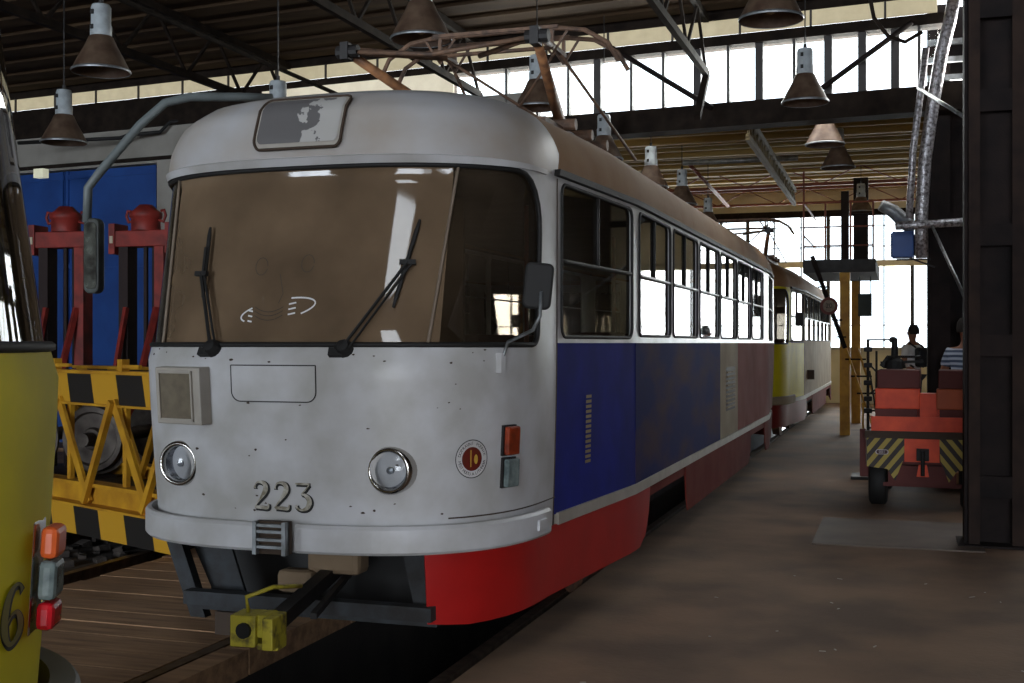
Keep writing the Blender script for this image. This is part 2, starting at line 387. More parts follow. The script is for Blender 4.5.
def make_tram(loc, rz, kind, label):
    T = empty('tram', loc, rz); tag(T, label, 'tram')
    isA = kind == 'tricolour'
    front = M_white if isA else M_yel
    zb = .66
    sd = s_of_y(1.20); sk = s_of_y(2.78); se = s_of_y(LEN-2.75); s_end = SMAX
    # openings
    swc = s_of_y(.85)
    shield = rrect(-swc, swc, 1.69, 2.60, .07, .32)
    doorw = rrect(s_of_y(1.27), s_of_y(2.68), 1.735, 2.60, .07)
    wins = [rrect(s_of_y(a), s_of_y(b), 1.75, 2.60, .06) for a, b in WINS]
    doorr = rrect(s_of_y(LEN-2.66), s_of_y(LEN-1.44), 1.735, 2.60, .07)
    mir = lambda P: [(-a, b) for a, b in P]
    s2 = s_of_y(LEN-.80)
    # skins
    patch('front_panel', [(-sd, zb), (sd, zb), (sd, 2.66), (-sd, 2.66)], front, T, [shield], off=0, thick=.02)
    for sg in (1, -1):
        f = (lambda P: P) if sg == 1 else mir
        dm = M_blue if isA else M_yel
        patch('door_panel', f([(sd, .735), (sk, .735), (sk, 1.70), (sd, 1.70)]), dm, T, thick=.02, off=-.004)
        if isA: sl, ml = [(WINS[3][0]-.02, M_bluedirty), (WINS[4][0]+.0, M_cream), (LEN-2.75, M_pink)], 0
        else: sl = [(LEN-2.75, M_cream)]
        prev = sk
        for ye, mm in sl:
            sx = s_of_y(ye)
            patch('side_panel', f([(prev, .735), (sx, .735), (sx, 1.70), (prev, 1.70)]), mm, T, ds=.2, thick=.02)
            prev = sx
        patch('rear_side_panel', f([(se, .735), (s_end, .735), (s_end, 1.70), (se, 1.70)]), M_pink if isA else M_cream, T, thick=.02)
        wf = M_white if isA else M_cream
        patch('window_band', f([(sd, 1.70), (se, 1.70), (se, 2.64), (sd, 2.64)]), wf, T, [f(doorw)]+[f(x) for x in wins], thick=.02)
        patch('rear_window_band', f([(se, 1.70), (s_end, 1.70), (s_end, 2.64), (se, 2.64)]), wf, T, [f(doorr), f([(s2, 1.8), (s_end+.001, 1.8), (s_end+.001, 2.5), (s2, 2.5)])], thick=.02)
        patch('rear_glass', f([(s2-.03, 1.78), (s_end, 1.78), (s_end, 2.52), (s2-.03, 2.52)]), G_corner, T, off=-.02)
        # trim strip below the side panels
        patch('trim_strip', f([(sd+.06, .675), (se+1.2, .675), (se+1.2, .74), (sd+.06, .74)]), M_trim, T, ds=.25, off=.014, thick=.03)
        patch('gutter', f([(sd-.06, 2.632), (se+1.2, 2.632), (se+1.2, 2.668), (sd-.06, 2.668)]), M_black, T, ds=.2, off=.035, thick=.035)
        # side windows
        for k, W in enumerate([doorw]+wins+[doorr]):
            W = f(W); sa, sb = min(p[0] for p in W), max(p[0] for p in W)
            c = ((sa+sb)/2, 2.17)
            big = [(c[0]+(a-c[0])*1.03, c[1]+(b-c[1])*1.03) for a, b in W]
            g = patch('window_pane', big, G_side, T, ds=.3, dz=.3, off=-.013)
            ribbon('gasket', W, .011, M_black, g, off=.002)
            ribbon('window_bar', [(sa, 2.165), (sb, 2.165)], .014, M_galv if k else M_black, g, off=-.004, closed=False)
            ribbon('window_post', [((sa+sb)/2-.02, 2.165), ((sa+sb)/2-.02, 2.59)], .012, M_black if k else M_dark, g, off=-.004, closed=False)
        # skirts: front corner, middle, rear
        rk = .10
        def skirt(a, b, ra, rb, m):
            P = [(a+.02, .31), (a+.25, .29), (b-rb, .29)]
            P += [(b-rb+rb*.55, .36), (b-rb*.15, .5), (b, .68), (a, .68)] if rb else [(b, .29), (b, .68), (a, .68)]
            if ra: P = [(a+ra, .29)]+P[2:]; P[-1] = (a, .68)
            if ra: P = [P[0]]+P[1:]+[(a+ra*.4, .42)]
            patch('skirt', f(P), m, T, ds=.15, off=.006, thick=.012)
        if sg == 1 or not isA: skirt(s_of_x(.75), s_of_y(3.25), 0, .35, M_red if isA else mat('dark_red_paint', (120, 30, 26), .55))
        skirt(s_of_y(4.7), s_of_y(9.2), .12, .25, M_reddull)
        skirt(s_of_y(10.6), s_end-.7, .2, 0, M_reddull)
        patch('sill_plate', f([(s_of_y(3.2), .60), (s_of_y(10.65), .60), (s_of_y(10.65), .69), (s_of_y(3.2), .69)]), M_reddull, T, ds=.3, thick=.012)
    vb = v_of_z(2.64)
    # roof: dome in front, dusty roof behind
    sroof = s_of_y(1.2)
    patch('front_dome', [(-sroof, 2.635), (sroof, 2.635), (sroof, 2.74), (sroof-.22, 2.95), (sroof-.55, 3.05), (-sroof+.55, 3.05), (-sroof+.22, 2.95), (-sroof, 2.74)], M_dome if isA else M_roofd, T, ds=.1, dz=.04)
    for sg in (1, -1):
        f = (lambda P: P) if sg == 1 else mir
        patch('roof', f([(sroof, 2.64), (SMAX, 2.64), (SMAX, VMAX), (0, VMAX), (0, 3.05), (sroof-.55, 3.05), (sroof-.22, 2.95), (sroof, 2.74)]), M_roofd, T, ds=.16, dz=.05)
    patch('brow_edge', [(-swc-.10, 2.615), (swc+.10, 2.615), (swc+.10, 2.64), (-swc-.10, 2.64)], front, T, ds=.08, off=.012, thick=.02)
    # windscreen: three panes
    sdv = s_of_x(.80)
    for nm, a, b, g in (('windscreen', -sdv, sdv, G_shield if isA else G_corner), ('windscreen_corner', sdv, swc+.03, G_corner), ('windscreen_corner', -swc-.03, -sdv, G_corner)):
        patch(nm, [(a, 1.665), (b, 1.665), (b, 2.62), (a, 2.62)], g, T, ds=.08, dz=.08, off=-.012)
    ribbon('windscreen_gasket', shield, .014, M_black, T, off=.002, dens=(.06, .06))
    for sg in (-1, 1): ribbon('windscreen_divider', [(sg*(sdv-.06), 1.69), (sg*(sdv+.02), 2.60)], .009, mat('divider_grey', (128, 114, 98), .6), T, off=0, closed=False)
    # interior
    mb = MB().box(-1.02, 1.02, 1.4, LEN-1.4, .80, .86); mb.build('floor_pan', M_grime, T)
    mb = MB().box(-.8, .8, .45, 1.0, .86, 1.35); mb.build('driver_console', M_dark, T, bevel=.04)
    mb = MB().box(-1.05, .35, 1.75, 1.79, .86, 2.6); mb.build('cab_partition', M_brown, T)
    MB().box(-1.08, 1.08, 1.2, LEN-1.2, 2.66, 2.69).build('interior_ceiling', mat('interior_ceiling', (120, 112, 100), .8), T)
    sm = None
    for i in range(7):
        for x in (-.8, .75):
            y = 3.4+i*1.05
            if sm is None:
                sm = MB().box(-.21, .21, -.2, .2, 0, .06).box(-.21, .21, .17, .22, 0, .5).box(-.05, .05, -.05, .05, -.42, 0).build('seat', M_seat, T, bevel=.02); s_ = sm
            else: s_ = sm.copy(); COL.objects.link(s_)
            s_.location = (x, y, 1.28)
    for y in (2.75, 5.4, 8.0):
        MB().cyl((.45, y, .86), (.45, y, 2.66), .017, 8).build('grab_pole', M_amber if isA else M_galv, T)
    # underframe + bogies
    MB().box(-.95, .95, .8, LEN-.8, .55, .80).box(-.9, .9, 4.9, 9.0, .35, .6).build('underframe', M_under, T)
    for yb in (3.75, 9.85):
        B = MB()
        for x in (-.86, .86): B.box(x-.06, x+.06, yb-1.15, yb+1.15, .36, .50).box(x-.09, x+.09, yb-.3, yb+.3, .3, .42)
        B.box(-.8, .8, yb-.25, yb+.25, .36, .52); bo = B.build('bogie', M_dark, T)
        for dy in (-.95, .95):
            W = MB()
            for x in (-.72, .72):
                R = Matrix.Translation((x, yb+dy, .34)) @ Matrix.Rotation(PI/2, 4, 'Y')
                W.lathe([(.0, -.06), (.12, -.06), (.14, -.04), (.27, -.04), (.28, -.06), (.335, -.06), (.345, .05), (.37, .055), (.37, .075), (.27, .075), (.0, .06)], R, 28)
            W.cyl((-.7, yb+dy, .34), (.7, yb+dy, .34), .07)
            W.build('wheelset', M_rust, bo, smooth=False)
    return T, dict(sd=sd, sk=sk, swc=swc, sdv=sdv)
def bumper(T, m, right_end, gap=.06, left_end=None, wd=.02):
    P0 = []
    s1 = right_end; s0_ = left_end or right_end
    N = 60; mb = MB(); prof = [(gap-wd, .675), (gap, .675), (gap+.012, .69), (gap+.012, .80), (gap, .815), (gap-wd, .815)]
    def ring(s):
        return [surf(s, .74, o)-Vector((0, 0, .74-z)) for o, z in prof]
    for a, b in ((-s0_, -.07), (.13, s1)):
        n = 36; rings = []
        for i in range(n+1):
            s = a+(b-a)*i/n; rings += ring(s)
        k = len(prof)
        mb.add(rings, [(i*k+j, i*k+(j+1) % k, (i+1)*k+(j+1) % k, (i+1)*k+j) for i in range(n) for j in range(k)]+[tuple(range(k)), tuple(n*k+j for j in range(k))[::-1]])
    o = mb.build('bumper', m, T)
    c = MB()
    c.box(-.06, .12, -.06, -.02, .67, .83)
    co_ = c.build('coupler_cover', M_grime, T)
    q = MB()
    for z in (.70, .735, .775, .805): q.box(-.05, .11, -.085, -.055, z, z+.014)
    q.box(-.06, -.04, -.09, -.05, .67, .83); q.box(.10, .12, -.09, -.05, .67, .83)
    q.build('cover_bar', M_galv, co_)
    return o
def pantograph(T, x0=0.0, yk=2.45, yb=3.95, yh=3.55):
    base = MB(); zr = 3.17
    for x in (-.5, .5):
        base.bar((x, yb-1.0, zr+.12), (x, yb+1.1, zr+.12), .06, .06)
        for y in (yb-.8, yb+.9): base.cyl((x, y, zr-.08), (x, y, zr+.1), .05, 10)
    for y in (yb-.5, yb, yb+.5): base.cyl((-.62, y, zr+.17), (.62, y, zr+.17), .045, 10)
    b = base.build('pantograph', M_pant, T, smooth=False)
    la = MB()
    for sg in (-1, 1):
        la.tube([(sg*.38+x0, yb, zr+.2), (sg*.70+x0-.09, yk, 3.76)], [.05, .032], 10)
    la.build('lower_arm', mat('arm_paint', (168, 118, 78), .55, rgb2=(110, 76, 54), scale=10), b, smooth=True)
    for sg in (-1, 1):
        kn = MB(); kn.cyl((sg*.70-.16, yk, 3.76), (sg*.70+.0, yk, 3.76), .045, 10); kn.box(sg*.70-.12, sg*.70-.06, yk-.05, yk+.05, 3.70, 3.82)
        kn.build('knee_joint', M_dark, b)
    ua = MB()
    for sg in (-1, 1):
        ua.tube([(sg*.70-.09, yk, 3.76), (sg*.12, yk+.25, 3.72), ], .02, 8)
        ua.tube([(sg*.70-.09, yk, 3.78), (sg*.45, yh-.08, 3.93)], .018, 8)
        ua.tube([(sg*.45, yh-.05, 3.92), (-sg*.3, yb+.4, 3.42)], .012, 6)
        ua.tube([(sg*.45, yh+.05, 3.92), (sg*.66, yb+1.4, 3.35)], .014, 6)
    ua.tube([(-.79, yk, 3.76), (-.15, yk+.02, 3.70), (.60, yk, 3.76)], .017, 8)
    ua.tube([(-.5, yh-.3, 3.88), (.5, yh-.3, 3.88)], .016, 8)
    ua.build('upper_arm', M_pant, b, smooth=True)
    h = MB()
    for dy in (-.16, .16):
        h.tube([(-.94, yh+dy, 3.80), (-.88, yh+dy, 3.92), (-.70, yh+dy, 4.03), (-.5, yh+dy, 4.06), (.5, yh+dy, 4.06), (.70, yh+dy, 4.03), (.88, yh+dy, 3.92), (.96, yh+dy, 3.78)], .018, 8)
        h.box(-.5, .5, yh+dy-.03, yh+dy+.03, 4.055, 4.08)
    for x in (-.45, .45):
        h.bar((x, yh-.18, 3.93), (x, yh+.18, 3.93), .035)
        for dy in (-.16, .16): h.bar((x, yh+dy, 3.93), (x, yh+dy, 4.06), .025); h.bar((x-.12, yh+dy, 4.04), (x, yh+dy, 3.86), .016); h.bar((x+.12, yh+dy, 4.04), (x, yh+dy, 3.86), .016)
    h.build('collector_head', M_pant, b, smooth=False)
    return b
def headlight(T, s, z):
    Mx = frame_at(s, z)
    # axis nearly forward
    p = Mx.translation; R = Matrix.Translation(p) @ Matrix.Rotation(PI/2, 4, 'X') @ Matrix.Rotation(.0, 4, 'Y')
    r = MB().lathe([(.118, -.08), (.118, .0), (.116, .02), (.104, .034), (.094, .028), (.090, .012), (.088, .0)], R, 32).build('headlight', M_chrome, T, smooth=True)
    MB().lathe([(.090, .012), (.060, .030), (.03, .038), (.0, .04)], R, 32).build('lens', glass('lamp_glass', (.9, .92, .95), 0, rough=.1), r, smooth=True)
    MB().lathe([(.088, .004), (.07, -.03), (.045, -.055), (.02, -.065), (.0, -.066)], R, 32).build('reflector', mat('reflector', (170, 172, 178), .22, metal=1, rgb2=(60, 60, 64), scale=22, lo=.42, hi=.58), r, smooth=True)
    MB().lathe([(.0, .02), (.018, .012), (.02, -.05)], R, 12).build('bulb', M_galv, r)
    return r
# ================================================================== THE HALL
M_floor = mat('worn_floor', (142, 112, 86), .9, rgb2=(104, 82, 64), scale=1.1, detail=9, bump=.35, bscale=26)
M_plank = mat('floor_timber', (172, 134, 98), .85, rgb2=(128, 98, 72), scale=3, detail=8, stretch=(.5, 5, 5), bump=.35, bscale=18)
M_pit = mat('pit_concrete', (46, 40, 36), .9, rgb2=(30, 26, 24), scale=3, bump=.3)
M_rail = mat('rail_steel', (104, 88, 76), .45, metal=.6, rgb2=(66, 50, 42), scale=12)
M_wall = mat('grey_wall', (158, 154, 146), .9, rgb2=(134, 130, 122), scale=1.2)
M_cwall = mat('cream_wall', (232, 222, 190), .9, rgb2=(210, 198, 164), scale=1.2)
M_ceil = mat('ceiling_boards', (78, 62, 46), .9, spec=.1, rgb2=(54, 42, 32), scale=1.5, stretch=(.4, 2, 1), bump=.2)
M_ochre = mat('far_roof_boards', (188, 162, 100), .9, rgb2=(150, 126, 76), scale=1.3, stretch=(.3, 1.5, 1), bump=.2)
M_steel = mat('truss_steel', (44, 36, 30), .9, rgb2=(30, 24, 20), scale=6, spec=.15)
M_redsteel = mat('red_truss_steel', (122, 66, 50), .7)
M_brownsteel = mat('column_steel', (40, 32, 30), .85, spec=.2, rgb2=(26, 22, 22), scale=3, bump=.15)
M_gate = mat('gate_blue', (34, 78, 150), .6, rgb2=(28, 66, 132), scale=2)
M_gframe = mat('window_frame_steel', (70, 66, 64), .6)
# floors
MB().box(-2.16, 9, -14, 36, -.25, 0).build('floor', M_floor)['kind'] = 'structure'
FL = bpy.data.objects['floor']
m = MB(); m.box(-2.31, -2.16, -14, 36, -1.3, -.25); m.box(-2.31, -2.16, -14, 36, -.25, -.17); m.box(-3.80, -3.60, -14, 36, -1.3, -.15)
m.box(-3.60, -2.31, -14, 36, -1.35, -1.25); m.build('trim_1', M_pit)['kind'] = 'structure'
for i, x in enumerate((-2.235, -3.67)):
    r = MB().box(x-.035, x+.035, -14, 34.5, -.03, 0).box(x-.012, x+.012, -14, 34.5, -.12, -.03).box(x-.06, x+.06, -14, 34.5, -.15, -.12)
    tag(r.build('rail', M_rail), ['steel rail at the edge of the smooth floor under the tricolour tram', 'steel rail at the edge of the planked floor under the tricolour tram'][i], 'rail')
s = MB().box(-5.62, -3.74, -14, 16, -.25, -.05).build('floor_left', M_pit); s['kind'] = 'structure'
pm = []
y = 2.0; k = 0
while y < 9.6:
    wd = random.choice((.2, .24, .28, .3))
    o = MB().box(-5.6+random.uniform(-.015, .015), -3.72, 0, wd-.012, -.05, random.uniform(-.004, .004)).build('plank', M_plank, s); o.location.y = y
    y += wd
m = MB()
while y < 15.2: m.box(-5.6, -3.72, y, y+.27, -.05, random.uniform(-.004, .004)); y += .285
for i in range(40): m.box(-5.6, -3.72, 2-.285*(i+1), 2-.285*i-.012, -.05, 0)
m.build('planking', M_plank, s)['kind'] = 'stuff'
for i in range(9):
    MB().box(-3.625, -3.47, 0, 1.28, -.15, random.uniform(-.006, .0)).build('edge_timber', M_plank, s).location.y = 2.0+i*1.3
# far left: sunken track bed and floor beyond
b = MB().box(-26, -5.62, -14, 36, -.5, -.16).build('trim_2', mat('track_bed', (70, 60, 52), .95, rgb2=(40, 34, 30), scale=9, bump=.6, bscale=30)); b['kind'] = 'structure'
MB().box(-26, -7.55, -14, 15.6, -.3, 0).build('floor_far_left', M_floor)['kind'] = 'structure'
MB().box(-26, -3.80, 16.2, 36, -.3, -.0).build('floor_far_hall', M_floor)['kind'] = 'structure'
rb = MB()
for i in range(420):
    x = random.uniform(-7.5, -5.75); yy = random.uniform(5, 15); r = random.uniform(.02, .06)
    if abs(x+5.95) < .12 or abs(x+7.38) < .12: continue
    rb.box(-r, r, -r*.8, r*.8, 0, r, Matrix.Translation((x, yy, -.17)) @ Matrix.Rotation(random.uniform(0, 3), 4, 'Z') @ Matrix.Rotation(random.uniform(-.4, .4), 4, 'X'))
tag(rb.build('rubble', mat('rubble_grey', (74, 66, 60), .95, rgb2=(44, 38, 34), scale=12)), 'dark loose rubble in the sunken bed left of the planked floor', 'rubble', kind='stuff')
for i, x in enumerate((-5.95, -7.38)):
    tag(MB().box(x-.035, x+.035, 3, 14.5, -.10, -.02).box(x-.06, x+.06, 3, 14.5, -.16, -.10).build('rail', M_rail), ['steel rail in the sunken bed beside the planked floor edge', 'steel rail in the sunken bed under the yellow lifting frame'][i], 'rail')
# floor plate by the machine
tag(MB().box(-.75, .62, 10.42, 12.0, 0, .012).build('floor_plate', mat('floor_plate', (104, 90, 78), .7, rgb2=(86, 72, 62), scale=2)), 'flat dull steel plate lying on the floor before the red cart', 'plate')
lt = MB()
for i in range(30):
    x, yy = random.uniform(-1.8, .8), random.uniform(3.6, 9); L = random.uniform(.01, .05); a = random.uniform(0, 3)
    lt.box(-L/2, L/2, -.004, .004, 0, .003, Matrix.Translation((x, yy, .001)) @ Matrix.Rotation(a, 4, 'Z'))
tag(lt.build('litter', mat('litter', (190, 180, 165), .8)), 'small pale scraps scattered on the smooth brown floor', 'litter', kind='stuff')
# outer walls
MB().box(9, 9.3, -14, 36.2, 0, 7).build('wall_right', mat('dark_wall', (72, 62, 56), .9))['kind'] = 'structure'
MB().box(-26.3, -26, -14, 36.2, 0, 7).build('wall_left', M_wall)['kind'] = 'structure'
m = MB().box(-26, 9, -14.3, -14, 0, .4).box(-26, 9, -14.3, -14, 4.9, 7)
for x in (-26, -13.2, -5.4, -.8, 5.9): m.box(x, x+(.3 if x > -20 else 12), -14.3, -14, 0, 5)
m.build('wall_front', M_wall)['kind'] = 'structure'
# end wall with two bands of windows
YE = 35.2
m = MB().box(-26, 9, YE, YE+.3, 0, 1.56).box(-26, 9, YE, YE+.3, 3.86, 4.03).box(-26, 9, YE, YE+.3, 5.42, 7)
m.box(-26, -11.5, YE, YE+.3, 1.5, 5.5).box(7.5, 9, YE, YE+.3, 1.5, 5.5).box(2.35, 7.5, YE, YE+.3, 4, 5.5)
WE = m.build('wall_back', M_cwall); WE['kind'] = 'structure'
MB().box(-26, 9, YE-.12, YE, 5.28, 5.46).build('trim_3', M_steel)['kind'] = 'structure'
MB().box(-26, 9, YE-.1, YE, 1.50, 1.58).build('trim_4', mat('sill', (190, 186, 176), .6))['kind'] = 'structure'
wn = 0
for z0, z1, xa, xb in ((1.58, 3.86, -11.5, 7.5), (4.03, 5.28, -11.5, 2.35)):
    wn += 1
    g = MB().box(xa, xb, YE+.1, YE+.11, z0, z1).build('window_%d' % wn, G_hall); g['kind'] = 'structure'
    x = xa+.37; i = 0
    while x < xb:
        MB().box(-.022 if i % 3 else -.05, .022 if i % 3 else .05, -.03, .08, z0, z1).build('mullion', M_gframe, g).location = (x, YE, 0)
        x += .755; i += 1
    for zz in ([2.2] if z0 < 2 else [4.42, 5.0]):
        MB().box(xa, xb, YE, YE+.06, zz-.012, zz+.012).build('glazing_bar', M_gframe, g)
# cross wall frame: t runs along it
CW = Matrix.Translation((.17, 15.4, 0)) @ Matrix.Rotation(WA, 4, 'Z')
def cw(t, off, z): return CW @ Vector((t, off, z))
def tpx(px):
    """where along the cross wall a column of the photograph falls"""
    u = (px-512)/FPX; dx, dy = u*CS-SN, u*SN+CS
    k = (15.4+.109*.17)/(dy+.109*dx); X = dx*k
    return (X-.17)/math.cos(WA)
m = MB().box(-11.75, -5.2, 0, .3, 0, 5.2, CW).box(-27, -15.8, 0, .3, 0, 5.2, CW).box(-15.8, -11.75, 0, .3, 4.62, 5.2, CW)
m.box(-15.8, -11.75, .2, .3, 0, 4.7, CW)
m.build('wall_cross', M_wall)['kind'] = 'structure'
MB().box(-27, -5.2, -.03, 0, 4.66, 4.72, CW).build('trim_5', M_steel)['kind'] = 'structure'
g = MB().box(-15.75, -13.8, .08, .14, .02, 4.6, CW).build('door_1', M_gate); g['kind'] = 'structure'
g2 = MB().box(-13.76, -11.8, .08, .14, .02, 4.6, CW).build('door_2', M_gate); g2['kind'] = 'structure'
for gg, a, b_ in ((g, -15.75, -13.8), (g2, -13.76, -11.8)):
    for x in (a+.04, b_-.04): MB().box(x-.03, x+.03, .05, .08, .02, 4.6, CW).build('gate_stile', M_gate, gg)
    for z in (.3, 1.6, 3.0, 4.5): MB().box(a, b_, .055, .08, z-.04, z+.04, CW).build('gate_rail', M_gate, gg)
tag(MB().box(-.10, .10, -.12, .0, -.07, .07, Matrix.Translation(at(44, 174, 19.0)) @ Matrix.Rotation(WA, 4, 'Z')).build('wall_lamp', mat('lamp_cream', (205, 205, 180), .5, emit=.25)), 'small square cream lamp at the top of the blue gate', 'lamp')
MB().box(-27, .3, -.05, .25, 5.55, 5.68, CW).box(-27, .3, -.06, .1, 5.89, 6.04, CW).build('trim_6', M_steel)['kind'] = 'structure'
MB().box(-27, -6.4, -.06, .2, 5.20, 5.56, CW).build('trim_7', M_steel)['kind'] = 'structure'
MB().box(-6.6, 1.3, -.06, .3, 4.50, 4.81, CW).build('trim_8', M_steel)['kind'] = 'structure'
# clerestory glazing
g = MB().box(-6.3, .2, .1, .108, 4.80, 5.55, CW).build('window_3', G_hall); g['kind'] = 'structure'
for px in (506, 537, 568, 597, 631, 663, 697, 728, 759, 794, 828, 862, 895, 919):
    th = .05 if px in (597, 697, 759, 828, 862, 895) else .018
    MB().box(-th, th, 0, .1, 4.78, 5.57, CW @ Matrix.Translation((tpx(px), 0, 0))).build('mullion', M_gframe, g)
frost = mat('frosted_pane_glow', (196, 184, 152), .8, emit=.24)  # emission stands in for daylight coming through the panes
g = MB().box(-27, .2, -.02, .02, 5.70, 5.90, CW).build('window_4', frost); g['kind'] = 'structure'
for i in range(30):
    MB().box(-.012, .012, -.05, -.02, 5.68, 5.92, CW @ Matrix.Translation((-26.5+i*.9, 0, 0))).build('glazing_bar', M_gframe, g)
g = MB().box(-10.2, -6.42, .05, .07, 5.46, 5.55, CW).box(-10.2, -6.42, .05, .07, 5.0, 5.2, CW).build('window_5', frost); g['kind'] = 'structure'
g = MB().box(-9.6, -6.3, -.12, -.09, 5.12, 5.56, CW).build('window_6', mat('frosted_pane_glow_bright', (206, 198, 176), .8, emit=.34)); g['kind'] = 'structure'  # stronger emission in place of the daylight behind this panel
# near ceiling: sloping boards on purlins
CE = MB()
NB = 0
z_at = lambda off: 5.93+.035*off+.02
cp = MB().box(-27, 10, -31, .2, 6.02, 6.1, CW @ Matrix.Shear('XY', 4, (0, 0))).build('ceiling', M_ceil)
cp['kind'] = 'structure'
for i in range(20):
    off = -.35-i*.62
    z = 5.98
    MB().box(-27, 10, off-.16, off+.16, z+.0, z+.05, CW).build('purlin', M_ceil, cp)
# rooflight
rf = empty('rooflight', (-1.0, -.9, 5.86)); tag(rf, 'narrow rooflight in the ceiling before the tricolour tram', 'rooflight')
for a in ((-.85, -.8, -1.25, 1.25), (.8, .85, -1.25, 1.25), (-.85, .85, -1.3, -1.25), (-.85, .85, 1.25, 1.3)): MB().box(*a, -.03, .14).build('curb', M_steel, rf)
# near trusses run along the tracks
def truss(name, a, b, zt, zb_, step, label, m=M_steel, w_=.07, post=True, group=None):
    a, b = Vector(a), Vector(b); n = max(2, int((b-a).length/step)); r = empty(name, (a.x, a.y, zb_)); tag(r, label, 'truss', group)
    inv = Matrix.Translation((-a.x, -a.y, -zb_))
    P = lambda t, z: inv @ Vector((a.x+(b.x-a.x)*t, a.y+(b.y-a.y)*t, z))
    MB().bar(P(0, zb_), P(1, zb_), w_, w_*1.3).build('bottom_chord', m, r); MB().bar(P(0, zt), P(1, zt), w_, w_*1.3).build('top_chord', m, r)
    for i in range(n):
        MB().bar(P(i/n, zb_), P((i+.5)/n, zt), w_*.5).build('web_member', m, r); MB().bar(P((i+.5)/n, zt), P((i+1)/n, zb_), w_*.5).build('web_member', m, r)
    return r
for X, lb in ((-8.9, 'dark steel roof truss highest left, ending over the blue gate'), (-5.7, 'dark steel roof truss above the front of the tricolour tram'), (-2.45, 'dark steel roof truss right of the pantograph, ending at a clerestory post'), (.8, 'dark steel roof truss running above the row of steel columns')):
    truss('roof_truss', (X, 4, 0), (X, 15.3-.109*X, 0), 5.9, 5.2, 1.3, lb)
    tag(MB().bar((X, 14.6-.109*X, 4.5), (X, 15.35-.109*X, 5.2), .08).build('truss_strut', M_steel), 'slanting strut under the end of the roof truss at %s' % {-8.9: 'the blue gate', -5.7: 'the white clerestory panel', -2.45: 'the thick clerestory post', .8: 'the steel columns'}[X], 'strut')
def cwp(px, py, off=.15):
    u = (px-512)/FPX; return at(px, py, (15.4+.109*.17-off)/((u*SN+CS)+.109*(u*CS-SN)))
def pipe(name, pts, r, m, label, cat, group=None, n=8):
    return tag(MB().tube(pts, r, n).build(name, m, smooth=True), label, cat, group)
pipe('conduit', [(-7.7, 3, 5.25), (-7.7, 15.9, 5.25)], .03, M_steel, 'long thin conduit under the ceiling between the two left trusses', 'conduit')
pipe('brace', [cwp(612, 48), cwp(712, 108)], .035, M_brownsteel, 'diagonal steel brace across the clerestory left of the thick post', 'brace')
pipe('brace', [cwp(822, 88), cwp(912, 22)], .035, M_brownsteel, 'diagonal steel brace across the clerestory near the steel columns', 'brace')
pipe('cable', [at(868, -12, 12), at(874, 18, 12), at(888, 36, 12), at(905, 42, 12), at(922, 32, 12)], .02, M_steel, 'thick drooping cable before the right end of the clerestory', 'cable')
pipe('cable', [at(18, 143, 19.2), at(120, 138, 19.2), at(128, 135, 19.2), at(160, 132, 19.2), at(170, 122, 19.2), at(200, 119, 19.2)], .03, M_black, 'black pipe run along the grey wall above the blue gate', 'pipe')
# far hall roof
FR = MB(); ya, yb2, za, zb3 = 15.9, 35.3, 4.80, 6.12
FR.add([(-27, ya+2.9, za+.17), (9, ya-.9, za-.05), (9, yb2, zb3), (-27, yb2, zb3), (-27, ya+2.9, za+.27), (9, ya-.9, za+.05), (9, yb2, zb3+.1), (-27, yb2, zb3+.1)],
       [(3, 2, 1, 0), (4, 5, 6, 7), (0, 1, 5, 4), (1, 2, 6, 5), (2, 3, 7, 6), (3, 0, 4, 7)])
fr = FR.build('ceiling_far', M_ochre); fr['kind'] = 'structure'
M_ochre2 = mat('far_roof_battens', (160, 142, 94), .9)
for i in range(22):
    yy = 16.6+i*.85; zz = za+(yy-ya)*(zb3-za)/(yb2-ya)-.03
    MB().box(-13 if yy > 18.5 else -5, 7, -.03 if i % 3 else -.06, .03 if i % 3 else .06, -.05 if i % 3 else -.09, .03, Matrix.Translation((0, yy, zz)) @ Matrix.Rotation(-.02, 4, 'Z')).build('purlin', M_ochre2 if i % 3 else M_ochre, fr)
truss('roof_truss', (-2.02, 16.4, 0), (-2.1, 24.6, 0), 4.76, 4.48, .5, 'olive-brown lattice girder under the ochre roof beyond the clerestory', mat('girder_olive', (96, 84, 56), .8), .06)
truss('roof_truss', (-13, 27.4, 0), (1.5, 26.6, 0), 5.52, 5.14, 1.5, 'rust-red cross truss under the ochre far roof', M_redsteel, .05)
truss('roof_truss', (-13, 33.6, 0), (1.5, 33.4, 0), 5.9, 5.5, 1.5, 'rust-red cross truss just before the end wall', M_redsteel, .05)
pipe('crane_rail', [at(683, 163, 20.5), at(798, 158, 20)], .045, M_galv, 'pale horizontal pipe under the far roof right of the tram roof', 'pipe')
pipe('brace', [at(690, 165, 22), at(728, 206, 26)], .035, M_redsteel, 'rust-red slanting rod between far roof and tram roof', 'brace')
